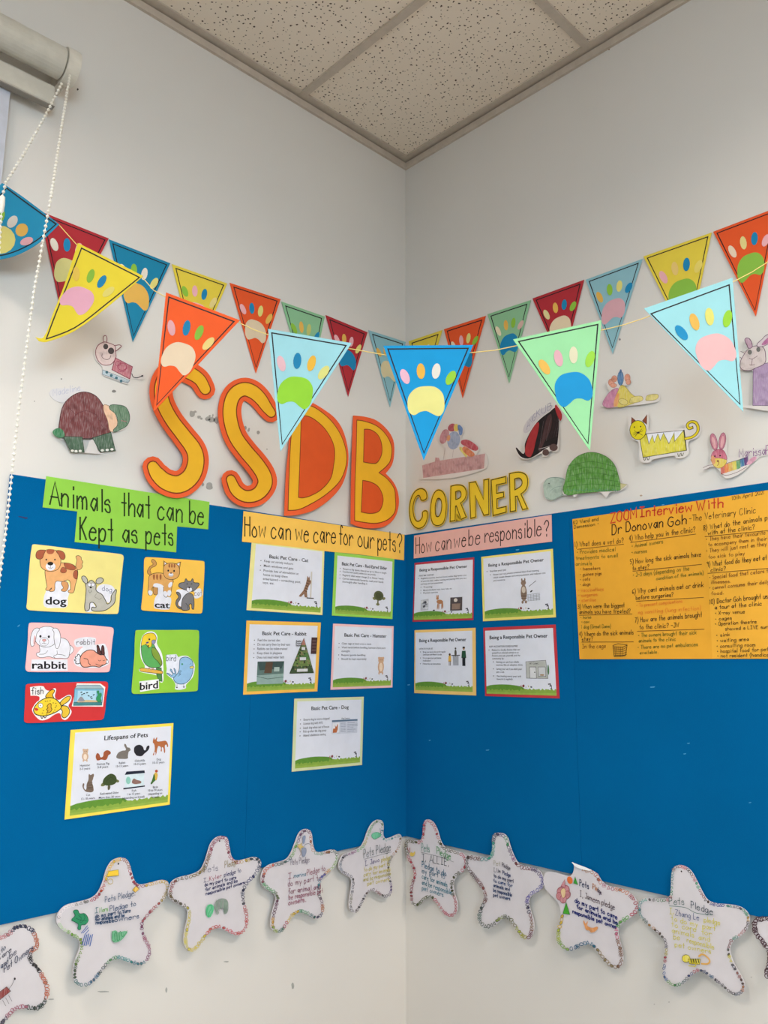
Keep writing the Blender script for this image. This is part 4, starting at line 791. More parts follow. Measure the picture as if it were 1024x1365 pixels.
def lifepic(mk, sx, sy, t):
    def g(n, fn): a = t.art(n, cR); fn(a); a.done()
    def ham(a):
        for x, y, rx, ry in ((200, 285, 9, 10), (232, 285, 9, 10), (216, 300, 22, 22), (213, 340, 28, 38), (198, 378, 7, 8), (228, 378, 7, 8)): a.ell('c9a98e', x, y, rx, ry)
        a.ell('e8d8c8', 213, 345, 15, 25); a.ell(K, 209, 298, 2.5, 3); a.ell(K, 224, 298, 2.5, 3)
    g('hamster_picture', ham)
    g('squirrel_picture', lambda a: (a.fill('9a5233', '305,330 318,312 335,325 345,348 365,340 372,305 400,288 428,300 430,318 412,330 400,360 385,372 350,368 318,375 305,355'), a.ell(K, 418, 305, 2.5, 3)))
    g('rabbit_picture', lambda a: a.fill('77716c', '478,345 495,310 530,292 560,285 545,245 555,232 572,262 592,268 600,288 585,300 578,335 575,358 520,362 490,358'))
    g('chinchilla_picture', lambda a: a.fill('24242c', '630,300 632,265 648,248 680,242 705,258 722,290 740,255 760,250 752,285 715,320 695,338 655,335 640,320'))
    g('fawn_dog_picture', lambda a: (a.fill('b0683e', '790,222 800,180 808,198 826,178 825,210 860,212 900,208 918,235 915,262 905,240 893,250 895,300 888,312 880,270 868,262 862,300 858,262 835,255 815,330 808,300 800,330 790,328 805,290 805,250 798,230')))
    g('tabby_cat_picture', lambda a: (a.fill('75655a', '245,490 258,500 285,490 280,530 272,560 282,600 280,640 235,645 210,635 190,600 195,570 205,575 202,605 218,625 225,580 240,540'), [a.line('40352c', [(232, 560+14*k), (275, 564+14*k)], 3, sm=False) for k in range(5)]))
    g('terrapin_picture', lambda a: (a.ell('6a7048', 370, 578, 26, 15, -30), a.ell('6a7048', 485, 550, 18, 12, 20), a.fill('5e5c48', '408,590 425,590 425,615 412,628 405,620'), a.fill('3f4f2c', '362,560 380,520 430,488 470,505 482,545 465,575 410,590 375,582'), a.line('2c371e', '390,560 430,520 465,545', 3), a.line('2c371e', '430,490! 430,520!', 3)))
    g('fish_tank_picture', lambda a: (a.fill('cfe0e8', '555,498! 715,482! 715,590! 550,608!', sm=False), a.fill('202638', '565,470! 718,460! 722,482! 550,498!', sm=False), a.fill('202638', '538,610! 722,588! 722,598! 538,622!', sm=False), a.fill('8a6a62', '615,570 625,530 650,540 680,548 692,560 680,572'), a.ell('8ac4b8', 580, 545, 20, 32)))
    g('parrot_picture', lambda a: (a.fill('3f6a32', '800,490 815,500 822,530 795,560 772,578 780,550 790,520'), a.fill('d8b24a', '805,480 828,485 828,520 815,545 808,510'), a.ell('a8482c', 820, 466, 12, 12)))
    L = t.art('captions', cR)
    for s, x0, y0, x1, y1 in (('Hamster', 168, 428, 255, 422), ('2-3 years', 165, 456, 255, 450), ('Guinea Pig', 310, 415, 418, 408), ('5-8 years', 318, 442, 408, 436), ('Rabbit', 500, 405, 555, 401), ('10-13 years', 475, 434, 580, 427), ('Chinchilla', 635, 388, 722, 382), ('10-15 years', 628, 416, 730, 409), ('Dog', 822, 375, 858, 372), ('10-13 years', 788, 404, 888, 397), ('Cat', 220, 678, 255, 676), ('12-18 years', 178, 712, 295, 702), ('Red-eared Slider', 340, 668, 500, 655), ('More than 20 years', 328, 702, 512, 688), ('Fish', 610, 642, 648, 639), ('1 to 15 years', 570, 672, 680, 663), ('(depending on breed)', 528, 706, 718, 690), ('Birds', 790, 612, 832, 608), ('10 to 70 years', 750, 640, 870, 631), ('(depending on', 750, 670, 868, 661), ('breed)', 782, 697, 838, 692)): L.text('2e303c', s, x0, y0, x1, y1, 19)
    L.done()
sheet('yellow-edged chart of pet lifespans with nine small animals', sh, cR, ((90, 115), (967, 57), (935, 752), (38, 880)), 'f2e05a', (.042, .035, .023, .035), 'Lifespans of Pets', (.29, .745, .12), [], lifepic, name='lifespan_chart', th=.055)

# ================================================================== INTERVIEW POSTER
cX, cY = (755, 650, 5.807), (890, 650, 5.806)
t = Thing('interview_poster', 'large orange handwritten interview poster on the right board', 'poster', bR.off(.0004), '763.3,692.2! 1078,645.5! 1080,878! 773,878.7!', 'p:e8a832', .0007, sm=False)
t.art('second_sheet').fill('p:eeb03a', '940,665.8! 1076,645.8! 1078,877.5! 950,878!', sm=False, th=.0003).done(); t.h += .0002
a = t.art('title_lettering', cX); a.hk = .82
rd = 'c83c26'; bk = '241c12'
a.hand(rd, 'ZOOM', 345, 276, 545, 230, 92, 12.5); a.hand(rd, 'Interview', 575, 228, 972, 182, 90, 12.5); a.hand(rd, 'With', 1010, 178, 1215, 150, 86, 12.5)
a.done(); a = t.art('name_lettering', cX); a.hk = .82; a.hand(bk, 'Dr', 355, 366, 425, 350, 92, 9.5); a.hand(bk, 'Donovan', 465, 342, 750, 305, 90, 9.5); a.hand(bk, 'Goh', 790, 302, 930, 280, 86, 9.5); a.hand(bk, '-The Veterinary Clinic', 955, 262, 1468, 196, 58, 4.5)
a.done(); a = t.art('class_lettering', cX); a.hk = .82; a.hand('33401c', 'K2 Ward and', 58, 285, 250, 255, 34, 4.5); a.hand('33401c', 'Damassion *', 62, 318, 252, 290, 30, 4.5); a.done(); a = t.art('date_lettering', cX); a.hk = .82; a.hand(bk, '10th April 2021', 1285, 98, 1535, 50, 36, 4); a.done()
gn = '3f5a1c'; br = '6a3a18'; oj = 'd8752a'
a = t.art('question_lettering', cX); a.hk = .82
for s, x0, y0, x1, y1, h in (('1) What does a vet do?', 68, 460, 445, 428, 46), ('3) When were the biggest', 92, 938, 452, 925, 40), ('animals you have treated?', 104, 976, 498, 970, 38), ('4) Where do the sick animals', 104, 1150, 520, 1135, 40), ('stay?', 125, 1188, 208, 1182, 38), ('4) Who help you in the clinic?', 490, 412, 1000, 342, 48), ('5) How long the sick animals have', 498, 592, 1045, 532, 44), ('to stay?', 515, 640, 642, 626, 38), ('6) Why cant animals eat or drink', 515, 822, 1065, 768, 44), ('before surgeries?', 542, 868, 830, 842, 38), ('7) How are the animals brought', 535, 1045, 1052, 1000, 46), ('to the clinic? -JW', 570, 1096, 875, 1080, 42)): a.hand(bk, s, x0, y0, x1, y1, h, 4.6)
for p in ((88, 478, 448, 438), (104, 988, 512, 978), (122, 1196, 522, 1194), (500, 425, 1005, 360), (518, 648, 1050, 594), (545, 880, 1065, 850), (552, 1112, 1070, 1096)): a.line('5a3414', [(p[0], p[1]), (p[2], p[3])], 4, sm=False)
a.done(); a = t.art('question_lettering', cY); a.hk = .82
for s, x0, y0, x1, y1, h in (('8) What do the animals play', 280, 332, 835, 240, 46), ('with at the clinic?', 315, 368, 675, 322, 42), ('9) What food do they eat at the', 308, 612, 840, 550, 44), ('clinic?', 338, 652, 452, 638, 36), ('10) Doctor Goh brought us to', 328, 902, 830, 850, 44), ('a tour at the clinic', 370, 942, 730, 912, 38)): a.hand(bk, s, x0, y0, x1, y1, h, 4.6)
for p in ((292, 380, 900, 322), (315, 664, 900, 616)): a.line('5a3414', [(p[0], p[1]), (p[2], p[3])], 4, sm=False)
a.done()
a = t.art('answer_lettering', cX); a.hk = .82
for c, s, x0, y0, x1, y1, h in ((gn, '* Provides medical', 82, 515, 382, 492, 38), (gn, 'treatments to small', 78, 562, 402, 538, 36), (gn, 'animals', 78, 605, 200, 598, 36), (br, '* hamsters', 108, 642, 265, 635, 32), (br, '* guinea pigs', 108, 685, 275, 675, 32), (br, '* cats', 108, 724, 185, 718, 30), (br, '* dogs', 108, 762, 188, 757, 30), (oj, '* vaccinations', 95, 808, 292, 798, 32), (oj, '* surgeries', 95, 848, 242, 838, 32), (oj, '* sterilise', 98, 885, 232, 880, 30), (gn, '* horse', 112, 1015, 195, 1012, 28), (gn, '* cow', 120, 1050, 180, 1047, 28), (gn, '1 dog (Great Dane)', 120, 1090, 348, 1085, 32), (br, 'In the cage', 128, 1245, 308, 1240, 40),
  (gn, '* Animal owners', 508, 468, 750, 430, 38), (gn, '* nurses', 508, 515, 625, 502, 34), (gn, '* 2-3 days (depending on the', 518, 692, 955, 640, 38), (gn, 'condition of the animals)', 700, 716, 1065, 672, 32), (oj, '* To prevent complications', 545, 925, 900, 890, 32), (oj, 'eg vomiting (lung infection)', 560, 978, 1045, 945, 34), (gn, '* The owners brought their sick', 560, 1158, 1010, 1135, 36), (gn, 'animals to the clinic', 565, 1198, 850, 1185, 34), (gn, '* There are no pet ambulances', 555, 1250, 1020, 1225, 34), (gn, 'available.', 572, 1290, 715, 1282, 30)): a.hand(c, s, x0, y0, x1, y1, h, 3.8)
a.done(); a = t.art('answer_lettering', cY); a.hk = .82
for c, s, x0, y0, x1, y1, h in ((br, '* They have their favourite toys', 300, 415, 850, 352, 38), (br, 'to accompany them in their', 320, 455, 770, 408, 34), (br, '* They will just rest as they are', 302, 505, 840, 440, 36), (br, 'too sick to play', 320, 550, 600, 522, 34), (br, '* Special food that caters to', 325, 710, 800, 655, 36), (br, 'illnesses.', 338, 745, 492, 735, 30), (br, '* cannot consume their daily', 325, 790, 790, 742, 34), (br, 'food.', 342, 832, 438, 825, 32), (bk, '* X-ray venue', 370, 985, 600, 972, 34), (bk, '* cages', 370, 1030, 498, 1020, 32), (bk, '* Operation theatre', 370, 1068, 690, 1050, 34), (bk, 'showed a LIVE surgery', 450, 1105, 860, 1085, 32), (bk, '* sink', 378, 1155, 485, 1148, 32), (bk, '* waiting area', 382, 1198, 630, 1185, 34), (bk, '* consulting room', 382, 1240, 682, 1228, 34), (bk, '* hospital food for pets', 385, 1280, 800, 1262, 34), (bk, '* not resident (handicap)', 388, 1315, 820, 1305, 34)): a.hand(c, s, x0, y0, x1, y1, h, 3.8)
a.done()
a = t.art('cage_sketch', cX)
a.line(bk, '365,1222! 405,1208! 475,1218! 462,1300! 375,1308! 365,1222!', 4, sm=False); a.line(bk, '368,1232! 440,1236! 475,1220!', 4, sm=False)
for k in range(4): a.line(bk, [(368+2*k, 1248+17*k), (442, 1252+16*k), (472, 1236+18*k)], 3, sm=False)
for k in range(5): a.line(bk, [(380+15*k, 1232), (385+14*k, 1306)], 3, sm=False)
a.done()

# ================================================================== CUT-OUT ANIMAL DRAWINGS ON THE WALLS
cJ = (670, 480, 5.389)
dl, drr = LW.off(.003), RW.off(.004)
WP = 'p:dcd8d6'; CD = 'cut-out animal drawings'
def drawing(label, fr, crop, outline, tl=(0, 0), piv=None, parts=()):
    f = fr.tilt(*piv, *tl) if piv else fr
    t = Thing('animal_drawing', label, 'drawing', f, outline, WP, .0005, CD, crop)
    for n, fn in parts: a = t.art(n, crop); fn(a); a.done()
    return t
L5 = '4a2f38'
def d1(a): a.fill('c:e0cccb', '505,205 522,207 560,224 562,250 565,280 545,310 520,318 495,313 472,285 466,250 477,222', '7a3a48', 3.5); a.line('7a3a48', '505,205 504,180 514,173 521,186 519,207', 3.5); a.line('7a3a48', '558,222 590,222 576,240 563,250', 3.5); a.ell('4c4648', 515, 227, 11, 12, 0, '2a2628', 2); a.ell('4c4648', 541, 248, 14, 15, 0, '2a2628', 2); a.line('5a3a40', '498,262 497,278 515,290 533,286 540,270', 2.5)
def d1b(a):
    a.fill('c:c07a86', '562,282! 645,325! 632,385! 545,340!', '7a2a44', 3.5, sm=False); a.ring('9a3a58', 595, 325, 22, 18, 0, 3); a.ring('9a3a58', 575, 310, 12, 12, 0, 2.5); a.line('9a3a58', '575,345 600,350 620,330', 2.5)
    a.fill('c:b8cad4', '500,340! 632,392! 622,405! 498,362!', '5a6a78', 2, sm=False)
    for x, y in ((520, 352), (542, 368), (567, 380), (590, 395)): a.ell('3f6a7a', x, y, 7, 7)
    a.line('2c2a34', '642,360 650,376 672,378 695,368', 4); a.ell('15151c', 693, 370, 5, 4)
drawing('small drawing of a pink and white puppy with dark glasses, upper left', dl, cB, '505,168 524,170 527,200 560,216 598,217 572,246 572,280 650,320 648,364 698,360 696,386 642,384 622,410 560,388 495,362 500,328 465,292 458,250 472,215 497,203', parts=(('head', d1), ('body', d1b)))
def d2(a): a.fill('c:7a4648', '293,655 290,590 310,510 360,462 415,448 470,470 510,530 530,590 540,640 500,668 420,675 350,672', '3a2430', 3)
def d2m(a):
    for p in ('340,600 370,560 420,540 470,560', '420,540 415,480', '470,560 500,620', '370,560 330,520'): a.line('5c3038', p, 2)
def d2h(a): a.fill('c:ecc4a4', '503,515 540,522 566,570 572,620 540,642 525,590', '7a5a48', 2); a.fill('c:6a8a70', '532,520 580,512 615,525 632,570 620,610 585,632 552,640 572,610 566,560', '3a5244', 3); a.line('3a5244', '575,515! 590,575! 622,605!', 2); a.line('b06a7a', '590,588! 615,592!', 3)
def d2l(a):
    a.fill('c:55705c', '308,665! 400,668! 410,742! 345,742!', '2f4436', 3, sm=False); a.fill('c:55705c', '450,672! 540,645! 562,735! 487,740!', '2f4436', 3, sm=False)
    for x, y in ((352, 735), (370, 737), (390, 736), (498, 733), (522, 731), (545, 728)): a.ell('e2e2dc', x, y, 9, 7, 0, '2f4436', 1.5)
def d2t(a): a.fill('c:3f8058', '256,640 290,625 315,655 298,672 270,665')
t = drawing('drawing of a tortoise with a brown shell and green legs', dl, cB, '293,658 286,590 307,508 358,458 415,444 472,466 510,512 575,507 620,520 637,570 625,615 585,638 545,648 566,738 487,745 450,678 408,745 342,746 312,682 270,672 252,642 288,622', (1.5, 1.5), (112, 522), (('shell', d2), ('shell_pattern', d2m), ('head', d2h), ('legs', d2l), ('tail', d2t)))
t2 = Thing('name_tag', 'torn white name slip behind the brown tortoise shell', 'paper', LW.off(.0012), '240,455 255,435 330,430 400,435 410,447 360,470 320,500 270,490', 'p:d8d8dc', .0005, None, cB)
a = t2.art('lettering', cB); a.hand('a9adc6', 'Madeline', 258, 468, 390, 440, 34, 1.6); a.done()
def d3(a):
    a.fill('c:c49a9c', '178,380! 270,352! 272,322! 298,325! 305,345! 630,295! 622,400! 560,412! 185,470!', sm=False)
    for k in range(22): x = 195+19*k; a.line('a8747a', [(x, 385-.16*(x-180)), (x+2, 460-.16*(x-180))], 1.6, sm=False)
def d3b(a):
    a.ell('c:9aa8c4', 405, 200, 46, 66, 8); a.fill('c:c08a92', '305,205 315,150 345,120 372,140 352,205 325,225'); a.fill('c:b0505c', '365,105 385,82 412,85 410,130 370,130'); a.fill('c:d8c060', '412,86 435,88 436,130 410,130'); a.fill('c:6a8ac0', '436,90 462,100 470,125 455,165 440,130'); a.fill('c:d89a70', '358,170 380,165 372,205 358,200')
    a.line('9a8a94', '345,255! 330,340!', 2); a.line('9a8a94', '405,262! 395,325!', 2)
def d3t(a): a.fill('c:b8505c', '455,212 500,195 560,228 582,258 560,275 500,248'); a.fill('c:dccf78', '445,250 475,300 500,320 480,262'); a.fill('c:d8825a', '470,248 540,280 555,308 510,312')
drawing('faint rainbow parrot drawing on a mauve log, beside the corner', drr, cI, '175,380 265,350 300,320 330,330 345,260 300,210 310,145 360,90 400,72 462,90 478,130 462,190 510,190 575,235 590,270 570,305 635,290 626,408 180,480', (0, 0), None, (('log', d3), ('parrot', d3b), ('tail', d3t)))
def d4(a):
    a.fill('1f1a1d', '385,345 405,430 398,580 385,620 330,625 230,690 180,708 130,692 98,640 100,628 122,650 155,672 162,600 210,500 262,432 340,372'); a.fill('a03034', '165,678 172,600 212,500 256,446 262,480 240,580 205,692'); a.fill('4a3234', '322,410 352,390 345,500 300,590 262,655 285,560')
    for k in range(14): x = 270+9*k; a.line(random.choice(('4a4044', '6a5c60', '3a2628')), [(x, 600-4*k), (x+30+random.uniform(-8, 8), 420-3*k+random.uniform(-20, 20))], 2, sm=False)
    a.line('c8c0c0', '262,640! 300,630! 370,608!', 3, sm=False)
drawing('drawing of a black and dark red animal with a curled tail', drr, cJ, '378,322 402,340 430,390 422,438 406,434 404,640 380,660 340,655 325,690 290,690 285,670 230,694 180,714 126,698 92,640 100,622 124,648 152,668 160,600 205,498 260,428 340,368', (2, 3), (745, 560), (('body', d4), ('head', lambda a: a.fill('a43036', '380,322 402,342 428,390 420,436 405,420 386,372')), ('feet', lambda a: (a.ell('5a4644', 312, 664, 24, 24), a.ell('5a4644', 368, 628, 30, 26)))))
t2 = Thing('name_tag', 'pale curved name slip along the back of the black and red animal', 'paper', RW.off(.0012), '150,500 175,440 240,375 340,325 378,335 375,352 340,365 262,425 210,495 165,525', 'p:ccc8cc', .0005, None, cJ)
a = t2.art('lettering', cJ); a.hand('7a7c9a', 'ANG', 175, 500, 235, 425, 45, 3); a.hand('7a7c9a', 'KUB', 245, 410, 350, 350, 45, 3); a.done()
def d5(a):
    a.fill('c:c888a8', '102,466 120,412 160,372 188,372 172,466', '7a5068', 1.5); a.fill('c:d8c860', '172,466 190,372 212,350 256,395 292,432 262,456', '8a7430', 1.8); a.fill('c:e0a060', '160,466 178,400 192,398 182,466')
    for p in ('195,450 190,432 220,428 240,445 225,462', '250,445 262,420 315,412 325,430 300,445 255,450', '340,432 350,408 405,402 412,415 395,432 345,436'): a.fill('c:dcd080', p, '8a7430', 2)
def d5h(a):
    for x, y, rx, ry in ((148, 335, 17, 20), (165, 315, 16, 18), (160, 352, 18, 12), (238, 310, 16, 22), (243, 332, 14, 16)): a.ell('c:d89880', x, y, rx, ry, 0, '9a5040', 1.5)
    a.ell('c:5c84b0', 200, 312, 17, 40, 0, '34506e', 2); a.ell('c:4a70a0', 201, 272, 6, 10)
drawing('drawing of a lying poodle in pink and yellow with salmon ears', drr, cK := (780, 430, 4.197), '95,470 100,440 138,385 125,365 125,320 165,292 198,258 235,275 262,310 245,350 222,355 265,392 280,405 345,394 348,400 412,398 418,422 405,444 200,470', (2, 1), (825, 500), (('body', d5), ('head', d5h)))
def d6(a):
    a.fill('c:dcd24a', '308,655! 345,622! 552,605! 568,715! 325,755!', '33331a', 3.5, sm=False); a.fill('dfe2ea', '345,622! 358,680! 378,630! 388,672! 408,622! 422,660! 440,618! 470,678! 500,615! 502,665! 552,603!', '2c2c28', 3.5, sm=False); a.line('33331a', '555,602! 562,655! 568,715!', 5, sm=False)
def d6h(a):
    a.fill('8a4a34', '260,570! 262,530! 290,555!', K, 3, sm=False); a.fill('8a4a34', '322,550! 347,516! 346,570!', K, 3, sm=False); a.ell('d8ca20', 297, 602, 46, 54, 0, '3a3414', 3.5); a.ell(K, 277, 585, 3.5, 4.5); a.ell(K, 312, 582, 3.5, 4.5); a.ell(K, 299, 616, 7, 6)
    for p in ('275,605! 322,630!', '272,630! 325,605!', '280,638! 318,596!', '272,618! 299,616!'): a.line(K, p, 2.5, sm=False)
def d6t(a): a.line('3a3414', '562,650 605,638 633,605 625,565 598,555 575,570 582,592 600,588', 17); a.line('d8c428', '562,650 605,638 633,605 625,565 598,555 575,570 582,592 598,588', 11)
drawing('drawing of a bright yellow cat with brown ears and a white zigzag back', drr, cK, '245,600 248,555 252,520 275,535 318,535 348,505 356,560 360,605 540,592 560,590 548,560 580,542 615,540 645,570 648,610 625,645 580,668 582,728 555,755 512,758 500,745 375,768 365,782 318,780 305,755 300,670 265,650', (2, 3), (855, 560), (('body', d6), ('head', d6h), ('tail', d6t), ('legs', lambda a: [a.line('4a4a1c', '%d,%d %d,%d %d,%d' % (x, y, x+6, y+16, x+14, y), 3.5) for x, y in ((328, 755), (348, 753), (520, 733), (538, 730))])))
def d7(a):
    a.fill('c:5c9a44', '445,960 455,850 475,765 540,692 640,662 740,690 805,752 838,850 850,928 820,938 700,945 560,958', '2e5a2a', 3)
    for k in range(9): a.line('37682e', [(490+38*k, 745-90*math.sin(math.pi*(k+.5)/9.5)+20), (492+40*k, 945)], 2.6, sm=False)
    for k in range(5): a.line('37682e', [(470-4*k, 760+38*k), (640, 730+40*k), (810+8*k, 765+36*k)], 2.6)
    for k in range(24): x = 460+15.5*k; a.line('4a8a78', [(x, 935), (x+12, 925+8*(k % 3))], 3, sm=False)
drawing('drawing of a turtle with a domed green shell, above the right board', drr, cJ, '440,968 438,905 452,850 472,762 540,688 640,658 742,686 808,750 842,850 852,884 900,890 855,938 820,944 770,952 745,985 700,950 545,962 520,985 500,965', (3, 3), (790, 600), (('shell', d7), ('tail', lambda a: a.fill('c:c8c494', '848,886! 898,894! 850,930!', '8a8a5a', 2, sm=False))))
# its head is a separate flap of paper that stands off the wall
t = Thing('drawing_head', 'pale grey-green head of the domed green turtle', 'drawing', drr.tilt(752, 645, 3, 4), '296,885 330,848 400,842 448,858 448,962 400,988 355,1008 308,988 296,930', 'c:a8bcb0', .0005, None, cJ)
a = t.art('face', cJ); a.line('5a7068', '300,885 330,850 400,845 445,860', 2.5); a.ell('2c3430', 335, 887, 5, 4); a.line('6a8278', '345,940 380,915 430,905', 2); a.line('6a8278', '310,985 355,1003 400,985 443,960', 2.5); a.done()
c8 = (960, 420, 6.203)
def d8(a): a.fill('c:d0c4c4', '185,350 240,278 300,255 360,270 378,340 370,400 290,440 250,458 182,450 166,410', '5a3a58', 5); a.ell('6a6a68', 247, 307, 18, 21); a.ell('6a6a68', 318, 285, 17, 20); a.line('5a3a48', '242,358 265,365 290,352 310,338', 4); a.line('5a3a48', '268,365! 262,415!', 4); a.line('5a3a48', '246,412 262,415 285,410', 4); a.line('5a3a58', '172,300! 205,318!', 4); a.line('5a3a58', '165,348! 180,358!', 4)
def d8e(a): a.fill('c:b89aac', '206,205 220,190 248,200 268,262 240,275 222,245', '5a3a58', 5); a.fill('c:d0c4cc', '305,252 350,200 385,166 425,165 425,215 350,262', '5a3a58', 5); a.fill('c:b06a98', '350,250 375,205 425,180 425,210')
def d8b(a): a.fill('c:a890b4', '275,455! 300,432! 350,405! 470,380! 470,750! 272,748!', '5a4a68', 4, sm=False)
drawing('drawing of a white-faced rabbit with a lilac body, at the right edge', drr, c8, '158,352 160,290 196,310 232,276 200,215 205,188 225,184 255,200 275,258 305,250 380,162 430,155 480,200 480,755 200,762 198,748 268,738 270,462 180,456 160,412', (1.5, 2), (1010, 450), (('body', d8b), ('head', d8), ('ears', d8e)))
def d9(a):
    for i, c in enumerate(('c:c86a60', 'c:dc8850', 'c:d8b060', 'c:d8cc60', 'c:6aa070', 'c:4a80a8', 'c:6a4a80')):
        x = 758+22*i; y = 812-7*i; a.fill(c, [(x, y-8-1*i), (x+23, y-16-1*i), (x+25, y+30-(i > 4)*6), (x+4, y+38-(i > 4)*6)], sm=False)
    a.line('5a3040', '757,812 790,790 850,772 905,758', 2.5); a.line('5a3040', '762,845 790,855 850,838 905,808', 2.5)
def d9h(a): a.fill('c:c46a84', '710,760 712,730 735,712 770,712 790,740 792,770 750,770', '7a3a50', 2); a.fill('c:dcc860', '708,762 792,768 785,795 755,815 725,805 712,785', '8a5a40', 2); a.fill('c:d89a70', '712,745 730,765 720,795 708,770'); a.ell(K, 727, 748, 5, 4); a.ell(K, 757, 745, 5, 4); a.line('8a3030', '742,775 750,785 742,800', 3); a.ell('7a3a3a', 744, 775, 6, 5)
def d9e(a): a.ell('c:c07a90', 722, 668, 19, 48, -12, '7a3a58', 2.5); a.ell('c:c07a90', 769, 664, 19, 48, 8, '7a3a58', 2.5); a.ell('c:dca8b0', 722, 672, 9, 34, -12); a.ell('c:dca8b0', 769, 668, 9, 34, 8)
t = drawing('drawing of a pink-eared rabbit with a rainbow striped body, lower right', drr, cK, '705,770 702,735 715,712 697,640 715,612 740,640 750,625 770,608 795,640 795,700 800,745 880,755 925,762 970,750 965,765 930,790 890,830 835,862 785,870 760,835 712,805 662,830 658,815 700,795', (2, 2), (960, 590), (('body', d9), ('head', d9h), ('ears', d9e), ('arms', lambda a: (a.line('7a5a6a', '662,812 690,800 715,796', 2.5), a.line('7a5a6a', '665,825 700,812', 2), a.fill('c:d8a0b8', '905,790 930,760 960,752 945,780 920,795')))))
t = Thing('name_tag', 'white name slip with purple lettering, beside the rainbow striped rabbit', 'paper', RW.off(.0015), '858,722! 1075,690! 1080,735! 970,752! 860,768!', 'p:d6d3d2', .0005, None, cK, sm=False)
a = t.art('lettering', cK); a.hand('6a2a78', 'Marissa', 862, 755, 1008, 738, 48, 3.2); a.hand('8a3a8a', 'PP', 1014, 738, 1060, 730, 50, 3.2); a.done()

# ================================================================== STARS
stL, stR = LW.off(BT+.004), RW.off(BT+.004)
SG = 'paper pledge stars along the bottom of the boards'
DARK = ['4a4238', '5a6a5a', '3a4a6a', '7a4a4a', '6a6a6a']
def star(label, fr, crop, outline, pal, texts, style='mix', extra=None, inset=9, pitch=12, size=1.0, foam=True, inkw=3.0, skip=None):
    s = crop[2]; t = Thing('paper_star', label, 'star', fr, outline, 'p:d3d0d6', .0022, SG, crop)
    P = offset(smooth(parse(outline), True, 6), 0); inset *= 1.75; pitch *= 1.5; Q = offset(P, -inset*s/5.4); n = len(Q); a = t.art('drawn_border', crop)
    d = 0; nxt = 0; k = 0; L_ = sum(math.hypot(Q[i][0]-Q[i-1][0], Q[i][1]-Q[i-1][1]) for i in range(n)); run = 0
    for i in range(n):
        d += math.hypot(Q[i][0]-Q[i-1][0], Q[i][1]-Q[i-1][1])
        if d < nxt: continue
        nxt = d+pitch*s/5.4*random.uniform(.8, 1.25); x, y = Q[i]; k += 1
        if skip and skip(x, y): continue
        u = s/5.4*size*2.3; ci = pal[int(d/L_*len(pal)*.999)] if style != 'rand' else random.choice(pal)
        r = random.random(); j = lambda: random.uniform(-1, 1)*u; rot = random.uniform(0, 180)
        if style == 'bone' or (style == 'mix' and r < .4): a.ring(ci, x+j(), y+j(), 5.2*u, 3.6*u, rot, 1.5*u)
        elif r < .62: a.ell('c:'+ci, x+j(), y+j(), 4.6*u, 3.4*u, rot, '4a3f3a', .9*u)
        elif r < .8:
            for m in range(4): a.ring(ci, x+3.4*u*math.cos(m*1.57+rot), y+3.4*u*math.sin(m*1.57+rot), 2.4*u, 2.4*u, 0, 1.1*u)
        else: a.line(ci, [(x-4*u, y+3*u+j()), (x+j(), y-4.5*u), (x+4*u, y+3*u)], 1.6*u, True, False)
    a.done()
    if texts:
        a = t.art('lettering', crop)
        for q in texts: a.hand(q[0], *q[1:7], q[7] if len(q) > 7 else inkw, jit=.45)
        a.done()
    if extra:
        for nme, fn in extra: a = t.art(nme, crop); fn(a); a.done()
    # the tack that holds it
    return t
def tack(name, fr, x, y, r=.0022):
    c = fr.at(fr.px(x, y)); V = []; F = []
    for h, rr in ((0, r*1.3), (.002, r), (.003, r*.4)): V += [tuple(fr.u*rr*math.cos(.7854*k)+fr.v*rr*math.sin(.7854*k)+fr.n*h) for k in range(8)]
    for q in range(2): F += [(q*8+k, q*8+(k+1) % 8, q*8+8+(k+1) % 8, q*8+8+k) for k in range(8)]
    return V, F+[tuple(range(16, 24))], c
def put_tack(t, fr, x, y):
    V, F, c = tack('tack', fr, x, y); inv = t.o.matrix_world.inverted()
    mesh_obj('tack', [tuple(inv @ (Vector(v)+c+fr.n*.0024)) for v in V], F, mat('plastic', '1c1c1e'), parent=t.o)
c1s = (0, 1120, 4.267)
def st(fr, crop, x, y, a, b, off=0): return fr.off(off).tilt(crop[0]+x/crop[2], crop[1]+y/crop[2], a, b)
# leftmost, cut by the frame
c0 = (0, 1220, 9.414); f = st(LW.off(.006), c0, 200, 300, 2.5, 2)
star('paper star with flower chain border, cut by the left edge', f, c0, '-350,330 -100,285 80,222 170,142 280,112 400,160 460,260 470,400 392,480 402,560 470,640 560,780 600,900 590,1030 530,1140 430,1180 300,1160 200,1180 120,1250 40,1350 -20,1450 -150,1550 -300,1400 -420,900', ['4a3a50', 'b07a80', '26304c', 'b06a50', '2a2c30', 'b86a52', '30403c', 'a06878', '4a4a60', 'b07080', '3a6a50', '26304c', '2a6a78'], [('1e2a4a', 'to', 0, 475, 55, 415, 75, 7), ('1e2a4a', 'Care', -40, 570, 125, 450, 70, 7), ('1e2a4a', 'and', 0, 665, 90, 590, 75, 7), ('1e2a4a', 'be', 110, 540, 190, 480, 75, 7), ('1e2a4a', 'Pet Owners', 40, 710, 400, 430, 85, 8)],
  'mix', (('dog_sketch', lambda a: (a.fill('c:8a4444', '-80,1000! 70,890! 120,945! -60,1090!', '3a2a2c', 5, sm=False), a.line('4a4448', '100,915 140,860 170,790', 5), a.ell('3a3438', 172, 790, 12, 16), [a.line('4a4448', [(20+38*k, 1060-30*k), (60+38*k, 1130-30*k)], 4, sm=False) for k in range(3)])),), 7, 9, 1.35)
